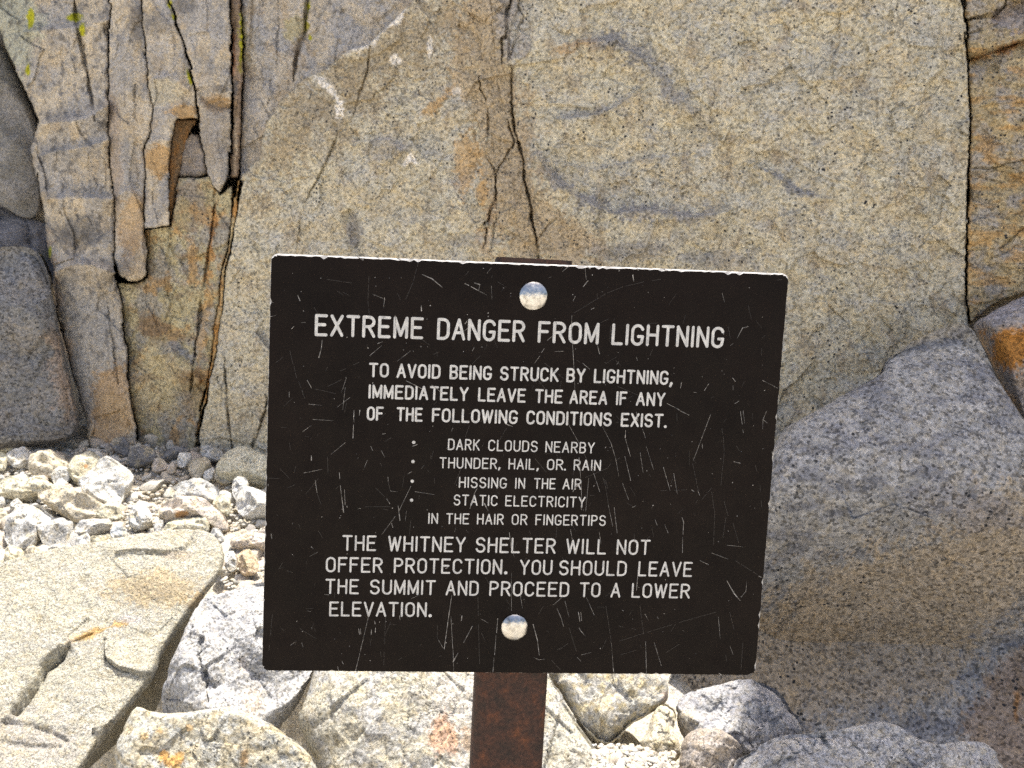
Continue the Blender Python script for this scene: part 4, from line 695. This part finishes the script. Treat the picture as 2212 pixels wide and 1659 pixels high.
# rivets
for (x, y, r) in ((1302, 722.5, .0128), (1256, 1531, .0124)):
    u, v = px_uv(x, y); V = []; fc = []; K, S = 10, 40
    prof = [(math.sin(i / K * 1.05) / math.sin(1.05), (math.cos(i / K * 1.05) - math.cos(1.05)) / (1 - math.cos(1.05))) for i in range(K + 1)]
    V.append(sp(u, v, .0052))
    for (a, h) in prof[1:] + [(1.0, -.1)]:
        for s in range(S): V.append(sp(u + r * a * math.cos(s / S * 2 * math.pi), v + r * a * math.sin(s / S * 2 * math.pi), .0008 + .0044 * h))
    for s in range(S): fc.append([0, 1 + s, 1 + (s + 1) % S])
    for k in range(len(prof) - 1):
        a = 1 + k * S
        fc += [[a + s, a + S + s, a + S + (s + 1) % S, a + (s + 1) % S] for s in range(S)]
    child('rivet', V, fc, [m_rivet], smooth=True)

# engraved single-stroke capitals
def arc(cx, cy, rx, ry, a0, a1, k=8): return [(cx + rx * math.cos(R(a0 + (a1 - a0) * i / k)), cy + ry * math.sin(R(a0 + (a1 - a0) * i / k))) for i in range(k + 1)]
O_ = arc(.25, .72, .25, .28, 0, 180) + arc(.25, .28, .25, .28, 180, 360) + [(.5, .72)]
G = {
 'A': (.54, [[(0, 0), (.27, 1), (.54, 0)], [(.09, .33), (.45, .33)]]), 'B': (.48, [[(0, 0), (0, 1), (.26, 1)] + arc(.26, .76, .20, .24, 90, -90) + [(0, .52)], [(.26, .52)] + arc(.26, .26, .22, .26, 90, -90) + [(0, 0)]]),
 'C': (.5, [arc(.25, .72, .25, .28, 15, 180) + arc(.25, .28, .25, .28, 180, 345)]), 'D': (.5, [[(0, 0), (0, 1), (.22, 1)] + arc(.22, .72, .28, .28, 90, 0) + arc(.22, .28, .28, .28, 0, -90) + [(0, 0)]]),
 'E': (.48, [[(.48, 1), (0, 1), (0, 0), (.48, 0)], [(0, .53), (.40, .53)]]), 'F': (.46, [[(.46, 1), (0, 1), (0, 0)], [(0, .53), (.38, .53)]]),
 'G': (.52, [arc(.26, .72, .26, .28, 18, 180) + arc(.26, .28, .26, .28, 180, 330) + [(.52, .42), (.30, .42)]]), 'H': (.5, [[(0, 0), (0, 1)], [(.5, 0), (.5, 1)], [(0, .52), (.5, .52)]]),
 'I': (.02, [[(.01, 0), (.01, 1)]]), 'K': (.5, [[(0, 0), (0, 1)], [(.47, 1), (0, .38)], [(.15, .57), (.5, 0)]]), 'L': (.44, [[(0, 1), (0, 0), (.44, 0)]]),
 'M': (.58, [[(0, 0), (0, 1), (.29, .10), (.58, 1), (.58, 0)]]), 'N': (.5, [[(0, 0), (0, 1), (.5, 0), (.5, 1)]]), 'O': (.5, [O_]),
 'P': (.48, [[(0, 0), (0, 1), (.23, 1)] + arc(.23, .74, .25, .26, 90, -90) + [(0, .48)]]), 'R': (.5, [[(0, 0), (0, 1), (.24, 1)] + arc(.24, .75, .25, .25, 90, -90) + [(0, .5)], [(.24, .5), (.5, 0)]]),
 'S': (.5, [arc(.25, .755, .24, .245, 20, 250, 10) + arc(.25, .265, .25, .265, 75, -165, 12)]), 'T': (.52, [[(0, 1), (.52, 1)], [(.26, 1), (.26, 0)]]),
 'U': (.5, [[(0, 1), (0, .28)] + arc(.25, .28, .25, .28, 180, 360) + [(.5, 1)]]), 'V': (.52, [[(0, 1), (.26, 0), (.52, 1)]]), 'W': (.72, [[(0, 1), (.18, 0), (.36, .92), (.54, 0), (.72, 1)]]),
 'X': (.5, [[(0, 0), (.5, 1)], [(0, 1), (.5, 0)]]), 'Y': (.52, [[(0, 1), (.26, .47), (.52, 1)], [(.26, .47), (.26, 0)]]),
}
class Ink:
    def __init__(s): s.V = []; s.F = []; s.n = 0
    def seg(s, a, b, w0, w1, lift, k=5, mat=0):
        """rounded stroke from a to b on the plate, half widths w0, w1"""
        d = math.atan2(b[1] - a[1], b[0] - a[0]); o = len(s.V); P = []
        for i in range(k + 1): t = d + math.pi / 2 + math.pi * i / k; P.append((a[0] + w0 * math.cos(t), a[1] + w0 * math.sin(t)))
        for i in range(k + 1): t = d - math.pi / 2 + math.pi * i / k; P.append((b[0] + w1 * math.cos(t), b[1] + w1 * math.sin(t)))
        s.V += [sp(u, v, lift) for u, v in P]; s.F.append([o + i for i in range(len(P))][::-1])
    def make(s, name, mat, parent): return child(name, s.V, s.F, [mat], parent=parent)
PXM = .457 / 1120 * .8848                                   # metres on the plate per photograph pixel
def letter_line(ink, words, yl, yr, xl, xr, cap, sw, lift0=.00006):
    for (txt, x0, x1) in words:
        h = sw * PXM / 2
        def base(x): return yl + (yr - yl) * (x - xl) / (xr - xl)
        a = px_uv(x0, base(x0)); bq = px_uv(x1, base(x1)); a = (a[0] + h, a[1] - h); bq = (bq[0] - h, bq[1] - h)
        Lw = math.dist(a, bq); du = ((bq[0] - a[0]) / Lw, (bq[1] - a[1]) / Lw); up = (du[1], -du[0]); H = cap * PXM - 2 * h
        gap = .27; nat = sum(G[c][0] for c in txt) + gap * (len(txt) - 1); s = Lw / nat if nat > .05 else H; x = 0
        for c in txt:
            w, st = G[c]; q = 0
            for line in st:
                for p0, p1 in zip(line, line[1:]):
                    A = [a[i] + du[i] * (x + p0[0]) * s + up[i] * p0[1] * H for i in (0, 1)]; B = [a[i] + du[i] * (x + p1[0]) * s + up[i] * p1[1] * H for i in (0, 1)]
                    ink.seg(A, B, h * rg.uniform(.93, 1.05), h * rg.uniform(.93, 1.05), lift0 + .000009 * (q % 24)); q += 1
            x += w + gap
def dot(ink, x, y, r, x2=None, y2=None):
    a = px_uv(x, y); b2 = px_uv(x2 if x2 else x + .3, y2 if y2 else y); ink.seg(a, b2, r * PXM, r * PXM * (.8 if x2 else 1), .00007, 8)
ink = Ink(); letter_line(ink, [('EXTREME', 768, 1033), ('DANGER', 1066, 1281), ('FROM', 1312, 1461), ('LIGHTNING', 1492, 1766)], 820.5, 850.5, 768, 1765, 53.5, 7.3)
ink.make('lettering', m_let, plate)
ink = Ink()
letter_line(ink, [('TO', 900, 949), ('AVOID', 968, 1075), ('BEING', 1097, 1200.5), ('STRUCK', 1220, 1363.5), ('BY', 1382, 1428.5), ('LIGHTNING', 1449, 1631)], 920.7, 939.8, 900, 1632, 35.5, 5.4)
dot(ink, 1639, 936, 3.4, 1636, 943)
letter_line(ink, [('IMMEDIATELY', 899, 1143), ('LEAVE', 1166.5, 1283), ('THE', 1305, 1373), ('AREA', 1389.5, 1482), ('IF', 1503, 1530), ('ANY', 1552, 1623)], 973, 992.4, 899, 1623, 35, 5.3)
letter_line(ink, [('OF', 895, 936), ('THE', 967.5, 1031.5), ('FOLLOWING', 1054, 1263.5), ('CONDITIONS', 1284.5, 1492.5), ('EXIST', 1514.8, 1618)], 1026.5, 1044.2, 895, 1618, 35, 5.3)
dot(ink, 1624, 1041.5, 3.6)
ink.make('lettering', m_let, plate)
ink = Ink()
letter_line(ink, [('DARK', 1093, 1171), ('CLOUDS', 1191.4, 1312), ('NEARBY', 1331, 1451)], 1098.5, 1107.4, 1093, 1451, 28.5, 3.4)
letter_line(ink, [('THUNDER', 1072.5, 1213), ('HAIL', 1241, 1305), ('OR', 1335, 1374.6), ('RAIN', 1400, 1466.5)], 1143.2, 1149.6, 1072, 1466, 28, 3.4)
dot(ink, 1219.5, 1142.5, 2.4, 1217.5, 1147); dot(ink, 1313, 1144.5, 2.4, 1311, 1149); dot(ink, 1379, 1146.5, 2.6)
letter_line(ink, [('HISSING', 1119.8, 1237), ('IN', 1257, 1281.5), ('THE', 1303, 1356), ('AIR', 1373, 1419)], 1191, 1195.6, 1120, 1419, 28, 3.4)
letter_line(ink, [('STATIC', 1107, 1214.4), ('ELECTRICITY', 1233, 1428.3)], 1233.8, 1239.5, 1107, 1428, 28, 3.4)
letter_line(ink, [('IN', 1045, 1069), ('THE', 1088.5, 1145), ('HAIR', 1164, 1229.3), ('OR', 1248.7, 1287), ('FINGERTIPS', 1306.6, 1478.4)], 1279, 1284.2, 1045, 1478, 28, 3.4)
for x, y in ((1010, 1080), (1008.2, 1126.8), (1006.4, 1174.8), (1004.6, 1221)): dot(ink, x, y, 4.0)
ink.make('lettering', m_let, plate)
ink = Ink()
letter_line(ink, [('THE', 835.4, 918), ('WHITNEY', 946.7, 1136), ('SHELTER', 1160.7, 1356), ('WILL', 1381, 1479), ('NOT', 1504.4, 1586.4)], 1344.4, 1355.3, 835, 1586, 40, 4.9)
letter_line(ink, [('OFFER', 795, 934), ('PROTECTION', 961, 1225.4), ('YOU', 1268, 1347.7), ('SHOULD', 1364, 1529), ('LEAVE', 1557, 1689)], 1397, 1408.6, 795, 1689, 39.5, 4.9)
dot(ink, 1234.5, 1398.5, 4.2)
letter_line(ink, [('THE', 793.7, 875.7), ('SUMMIT', 902.6, 1063), ('AND', 1087.6, 1168), ('PROCEED', 1194, 1388.6), ('TO', 1414, 1465), ('A', 1490, 1514.2), ('LOWER', 1541, 1683.4)], 1449.8, 1461.2, 794, 1683, 39, 4.9)
letter_line(ink, [('ELEVATION', 803.5, 1041.3)], 1504.6, 1506.4, 803, 1041, 38.5, 4.9)
dot(ink, 1050, 1503, 4.2)
ink.make('lettering', m_let, plate)

# scratches, chips and hairlines in the paint (crop number -> offsets of the tracing)
CR = {3: (640, 600), 4: (1300, 600), 5: (640, 1000), 6: (1300, 1000), 7: (640, 1300), 8: (1300, 1300)}
SCR = """3 1310 235 1390 270 3 7;3 1390 270 1475 340 7 2;3 1660 310 1692 325 5 4;3 1740 305 1782 318 9 6;3 1780 320 1772 365 2 2;3 1710 335 1840 405 4 1;3 1875 330 1881 440 2 1;3 905 395 985 430 2 2;3 1002 425 994 512 3 1;3 492 772 485 840 4 3;3 485 840 465 915 3 7;3 292 405 310 450 3 5;3 1302 490 1304 532 3 7;3 980 815 880 900 1 2;3 1785 900 1710 975 1 1;3 1215 860 1105 945 2 1;3 1280 130 1235 300 1 1;3 1235 300 1170 450 1 1;3 875 250 865 450 1 1;3 865 450 880 580 1 1;3 690 1080 650 1200 2 1;3 680 1160 660 1341 2 2;3 430 1170 605 1210 1 1;3 380 1295 490 1305 2 1;3 720 1240 615 1320 2 1;3 228 860 255 975 1 1;3 262 985 285 1095 1 1;3 300 1110 350 1250 1 1;3 115 955 180 905 1 1;3 945 800 985 785 3 2;3 640 1025 800 950 1 1;3 540 1150 660 1090 1 1;3 1180 1105 1310 1170 4 2;3 1390 1140 1480 1210 3 2;3 320 628 355 628 3 2;3 240 680 260 660 2 3;3 530 275 740 305 1 1;3 60 455 95 465 4 2;3 65 580 115 570 3 1;3 1660 640 1680 610 4 3;3 1650 700 1690 670 3 3;3 1090 570 1095 660 3 2;3 1840 225 1875 180 2 1;3 1440 870 1400 890 1 1;3 1720 860 1735 830 2 3;3 370 1100 405 1165 3 2;3 222 1195 222 1235 3 7;3 780 90 825 115 4 10;3 825 115 840 90 8 2;3 1100 100 1140 120 4 6;3 940 95 960 105 4 4
4 820 240 828 292 6 2;4 455 285 415 335 2 4;4 350 412 332 452 3 2;4 1050 275 900 298 1 1;4 900 298 740 335 1 1;4 740 335 600 392 1 1;4 600 392 330 555 1 1;4 1550 385 1570 460 2 1;4 322 570 318 680 3 2;4 318 680 335 920 2 2;4 335 920 348 1200 2 1;4 530 810 548 885 2 4;4 300 165 245 210 3 2;4 120 775 160 742 2 2;4 180 866 252 862 2 2;4 2040 275 1950 290 1 1;4 1880 1100 2005 1165 2 1;4 1765 660 1720 672 2 2;4 1718 672 1672 758 4 2;4 1210 1165 1218 1120 3 3;4 1440 1130 1405 1185 3 2;4 410 960 470 1012 4 1;4 580 1100 870 1225 1 1;4 100 960 260 1090 1 1;4 30 1080 130 1200 1 1;4 1100 1290 1200 1341 3 2;4 1620 815 1640 800 3 3;4 1600 660 1618 760 1 1;4 95 840 75 875 2 2;4 60 900 15 965 2 1;4 430 180 440 280 2 1;4 960 900 985 840 1 1;4 850 910 858 940 4 2;4 690 970 705 950 3 2;4 1320 1200 1345 1200 2 1;4 1655 1290 1690 1270 3 1;4 1635 1080 1660 1110 4 3;4 1640 1140 1640 1180 2 2;4 440 165 470 185 2 8;4 850 180 865 198 3 8;4 1075 195 1110 205 8 1;4 480 520 505 508 2 2;4 135 260 155 255 2 2
5 752 5 750 60 3 5;5 750 70 752 100 3 4;5 748 122 744 232 2 5;5 800 5 795 48 5 3;5 415 80 590 90 2 1;5 402 130 332 180 1 2;5 680 270 565 365 2 1;5 404 375 404 415 5 5;5 340 518 490 488 2 1;5 640 620 655 740 3 2;5 655 740 668 840 3 6;5 674 655 680 780 2 2;5 435 575 450 680 2 3;5 452 690 485 780 1 1;5 632 515 636 565 3 3;5 55 560 145 562 1 1;5 1030 552 1032 585 4 3;5 1030 590 1050 665 1 1;5 1050 665 1110 672 2 1;5 1218 625 1115 838 2 2;5 1113 785 1128 905 3 5;5 1090 872 980 1020 2 1;5 1225 505 1190 528 4 2;5 1325 455 1305 480 2 2;5 75 1015 80 1055 3 5;5 1760 640 1735 690 3 5;5 1735 690 1700 810 3 2;5 2000 120 2050 138 5 2;5 2000 150 1925 280 1 1;5 1585 965 1575 1000 3 2;5 2022 1005 2040 1150 3 2;5 2045 1150 2062 1200 2 1;5 455 1165 390 1200 2 1;5 890 300 905 335 3 2;5 975 335 1005 390 2 1;5 1020 730 1045 770 3 4;5 1060 930 1070 965 3 3;5 1180 830 1172 910 2 1;5 1560 150 1550 175 4 3;5 1695 130 1660 230 1 1;5 1250 670 1410 695 2 1;5 840 795 1060 793 1 1;5 990 812 1080 835 1 1;5 985 200 1010 195 5 3;5 1820 770 1850 830 9 3;5 930 640 1010 720 1 1;5 1230 300 1270 285 3 3;5 860 415 830 490 2 1;5 535 385 540 520 1 1;5 405 1120 420 1140 5 2;5 1850 1110 1870 1090 3 2;5 1500 1300 1520 1290 4 3;5 145 1300 260 1335 1 1;5 50 610 50 625 5 4
6 1457 38 1315 415 2 2;6 1190 0 1280 45 2 3;6 1535 85 1560 220 1 1;6 1560 220 1568 350 1 1;6 1568 350 1540 620 1 1;6 572 140 640 270 1 2;6 640 270 680 400 2 2;6 680 400 706 545 2 1;6 762 170 758 230 2 5;6 760 240 800 380 2 3;6 755 382 803 580 2 3;6 880 350 905 515 2 2;6 900 160 925 235 2 1;6 930 300 990 490 1 2;6 1070 470 1125 660 3 2;6 1155 520 1185 695 2 1;6 1160 525 1130 610 1 1;6 1050 663 1270 655 1 1;6 300 130 400 310 2 1;6 420 360 500 520 1 1;6 500 520 550 672 2 3;6 380 390 400 640 3 2;6 400 640 400 820 3 2;6 330 670 370 610 4 7;6 345 640 400 600 6 3;6 668 800 692 1008 2 3;6 590 570 620 780 1 1;6 620 780 655 950 2 2;6 1222 880 1236 920 2 4;6 1236 920 1230 1020 4 2;6 1228 1040 1226 1170 2 3;6 1002 900 1020 948 2 2;6 1810 400 1860 620 1 1;6 1860 620 1875 800 1 1;6 1465 670 1490 850 1 1;6 1490 850 1480 1110 1 1;6 1550 690 1600 870 1 1;6 1640 930 1690 1100 1 1;6 1582 880 1555 1060 1 1;6 1700 15 1715 120 3 2;6 1722 10 1735 110 2 2;6 1915 10 1885 80 2 2;6 1885 80 1882 160 2 1;6 1890 85 1920 110 2 2;6 1645 425 1700 438 3 3;6 1388 280 1390 320 4 3;6 640 440 610 480 1 1;6 610 480 420 560 1 1;6 1590 1108 1720 1122 2 1;6 1465 1172 1600 1222 2 1;6 735 600 785 735 1 2;6 1465 640 1380 740 1 1;6 1350 660 1368 700 2 2;6 1368 700 1330 780 1 1;6 1300 655 1320 668 3 4;6 1310 440 1360 680 1 1;6 1080 940 1110 1010 1 2;6 470 700 545 702 1 1;6 460 560 435 830 2 1;6 600 580 615 650 1 1;6 815 800 845 785 3 3;6 1180 30 1185 190 1 1;6 310 980 325 1060 2 2;6 545 1000 560 1100 2 2;6 200 960 190 1060 1 1;6 20 400 120 520 1 1;6 250 20 300 130 2 1;6 850 20 860 90 3 5;6 1720 165 1725 190 1 2;6 1960 340 1965 375 6 6;6 620 1165 800 1140 1 1
7 1552 510 1520 730 2 4;7 1520 730 1490 952 4 4;7 1435 760 1432 860 1 1;7 1432 860 1482 945 1 3;7 1720 765 1648 900 4 3;7 1602 985 1562 1058 2 5;7 1545 685 1560 950 2 2;7 1562 960 1568 1135 2 1;7 1928 700 1918 820 3 4;7 1914 840 1902 1000 1 3;7 1898 1020 1888 1140 1 4;7 870 690 765 1132 2 2;7 790 785 798 832 3 5;7 805 785 808 830 2 3;7 895 795 893 832 3 5;7 928 780 926 815 3 5;7 920 720 925 745 2 6;7 1010 690 995 1090 1 1;7 1765 530 1780 1130 1 1;7 1635 680 1630 720 6 4;7 85 670 55 980 1 1;7 2040 330 2040 640 1 2;7 2110 500 2130 620 2 1;7 618 1095 628 1135 2 3;7 655 1055 665 1075 3 4;7 370 640 400 645 3 2;7 1125 680 1128 715 4 2;7 1790 705 1850 740 2 1;7 850 620 870 680 3 2;7 235 920 270 895 3 1;7 325 900 335 935 2 2;7 400 120 420 130 3 2;7 1260 480 1262 505 4 2;7 1220 540 1290 510 2 1;7 510 505 550 510 3 1;7 1040 750 1100 752 1 1
8 1590 395 1650 500 3 6;8 1650 500 1698 556 6 4;8 1752 400 1745 480 1 2;8 1745 480 1705 528 2 3;8 1368 228 1440 262 2 2;8 5 750 40 880 5 4;8 40 880 55 1002 4 4;8 865 290 850 475 3 3;8 200 620 235 700 2 2;8 235 700 255 770 2 2;8 265 560 300 690 2 1;8 375 650 388 725 5 3;8 395 650 402 720 2 3;8 440 530 505 675 1 2;8 1502 650 1250 720 1 1;8 1250 720 920 820 1 1;8 920 820 700 890 1 1;8 995 900 1055 1092 2 1;8 1520 690 1535 870 2 1;8 925 890 931 1150 2 2;8 880 600 915 890 1 1;8 600 600 645 900 1 1;8 645 900 662 1140 1 2;8 300 780 360 980 1 1;8 1615 930 1640 995 2 2;8 1600 600 1650 800 1 1;8 10 1020 50 1040 1 2;8 50 1040 100 1035 2 1;8 705 765 860 795 1 1;8 240 530 160 600 3 1;8 380 780 400 810 3 3;8 400 810 435 850 3 1;8 920 665 948 720 2 1;8 1020 690 1030 705 3 2;8 1525 1150 1545 1165 3 6;8 1760 1165 1800 1150 3 3;8 1850 355 1870 365 3 5;8 1580 1000 1590 1060 1 1;8 570 950 605 870 1 1;8 720 1000 850 960 1 1;8 200 960 235 940 1 1;8 660 1110 668 1145 3 2;8 365 1020 395 1050 2 2;8 115 1000 235 1130 1 1;8 1720 900 1705 1130 1 1;8 400 1000 480 980 2 1;8 830 10 840 110 1 1;8 735 635 745 640 4 3;8 1660 230 1850 350 1 1"""
DOTS = "3 868 838 8 1158 853 7 1238 862 6 1300 825 7 1798 828 8 1648 865 6 1810 185 6 2035 390 5 2035 412 5 1975 345 5 320 375 4 480 265 5 590 1250 5 340 985 4 1375 490 7 1850 550 8 1850 578 7 1680 563 5 925 260 5 930 330 4 1350 600 4 685 1077 4 265 1280 4 250 225 4;4 710 205 8 490 240 7 905 295 5 1773 343 5 945 925 6 1158 1000 4 1157 1045 4 1550 1024 4 1570 925 3 330 400 6 185 595 3 1690 1225 3;5 490 877 6 635 885 6 695 795 8 1065 805 7 250 930 4 770 360 5 1370 178 4 785 395 4 1030 120 3 655 815 6 1240 960 6 325 660 4 915 880 3;6 1635 597 7 1520 1080 6 1600 993 5 1675 870 7 1885 320 4 1305 262 6 1455 155 5 1045 320 4 1105 395 6 905 750 4 895 968 5 1780 788 3 935 500 7 865 540 6 1470 525 5 1170 380 3;7 405 780 4 715 930 4 595 870 4 650 990 4;8 1520 75 7 1415 893 3 1335 990 3 1285 1030 3 820 708 3"
chips, hair = Ink(), Ink(); q = 0
for blk in SCR.replace('\n', ';').split(';'):
    k, x1, y1, x2, y2, a, b2 = [float(v) for v in blk.split()]; ox, oy = CR[int(k)]; s = 1 / 3.3515
    A = px_uv(ox + x1 * s, oy + y1 * s); B = px_uv(ox + x2 * s, oy + y2 * s); q += 1
    if a + b2 <= 2:                                          # broken hairline
        m = max(2, int(math.dist(A, B) / .006))
        for i in range(m):
            if rg.random() < .15: continue
            P = [tuple(A[j] + (B[j] - A[j]) * (i + f) / m for j in (0, 1)) for f in (0, rg.uniform(.75, 1.0))]; hair.seg(P[0], P[1], .00013, .00010, .00030 + 1e-6 * (q % 40), 2)
    else: chips.seg(A, B, a * .5 * s * PXM * 1.15, b2 * .5 * s * PXM * 1.15, .00036 + 2e-6 * (q % 40), 4)
for blk in DOTS.split(';'):
    z = [float(v) for v in blk.split()]; ox, oy = CR[int(z[0])]
    for i in range(1, len(z), 3):
        A = px_uv(ox + z[i] / 3.3515, oy + z[i + 1] / 3.3515); r = z[i + 2] * .55 / 3.3515 * PXM; an = rg.uniform(0, 6.28)
        chips.seg(A, (A[0] + r * .9 * math.cos(an), A[1] + r * .9 * math.sin(an)), r, r * .7, .00034, 5)
for i in range(200):                                         # fine wear all over
    u, v = rg.uniform(.008, SW - .008), rg.uniform(.008, SH - .008); an = rg.gauss(math.pi / 2, .7); l = abs(rg.gauss(0, .006)) + .0006
    hair.seg((u, v), (u + l * math.cos(an), v + l * math.sin(an)) if 0.004 < u + l * math.cos(an) < SW - .004 and .004 < v + l * math.sin(an) < SH - .004 else (u + .001, v), rg.uniform(.00007, .00014), .00007, .00041 + 1e-6 * (i % 60), 2)
for i in range(120):
    u, v = rg.uniform(.008, SW - .008), rg.uniform(.008, SH - .008); r = rg.uniform(.00012, .00034); chips.seg((u, v), (u + r * rg.uniform(-2, 2), v + r * rg.uniform(0, 3)), r, r * .6, .00050 + 1e-6 * (i % 50), 4)
chips.make('chip_markings', m_scr, plate); hair.make('scratch', m_hair, plate)

def gravel():
    base = pebble_mesh(400, 1); bv = np.array([v.co[:] for v in base.vertices]); bf = np.array([p.vertices[:] for p in base.polygons]); bpy.data.meshes.remove(base)
    rg = np.random.RandomState(9); V = []; Fc = []; C = []; tones = [(.62, .62, .61), (.66, .62, .52), (.63, .62, .58), (.58, .52, .42), (.62, .55, .48)]
    for box, n, s0 in (((-20, 950, 600, 1290), 3000, .0065), ((1280, 1590, 1460, 1670), 500, .0045), ((600, 1000, 1430, 1330), 420, .020), ((600, 1000, 1430, 1330), 500, .009)):
        k = 0
        while k < n:
            x = rg.uniform(box[0], box[2]); y = rg.uniform(box[1], box[3])
            if in_slab(x, y): continue
            p = drop_to_ground(np.array(x), np.array(y)); z = float(ground_z(p[0], p[1])); a = rg.rand() * 6.28; sc = s0 * (.5 + rg.rand()) * np.array([1.3, 1, .8])
            q = bv * sc; q = np.stack([q[:, 0] * np.cos(a) - q[:, 1] * np.sin(a), q[:, 0] * np.sin(a) + q[:, 1] * np.cos(a), q[:, 2]], 1) + (p[0], p[1], z - .016)
            Fc.append(bf + len(V) * len(bv)); V.append(q); C.append(np.ones((len(bv), 3)) * np.array(tones[rg.randint(5)]) * rg.uniform(.8, 1.1)); k += 1
    o = mesh_obj('gravel', np.concatenate(V), np.concatenate(Fc), M_STONE, np.concatenate(C))
    tag(o, 'fine pale gravel between the stones below the cliff', 'gravel', kind='stuff')
gravel()
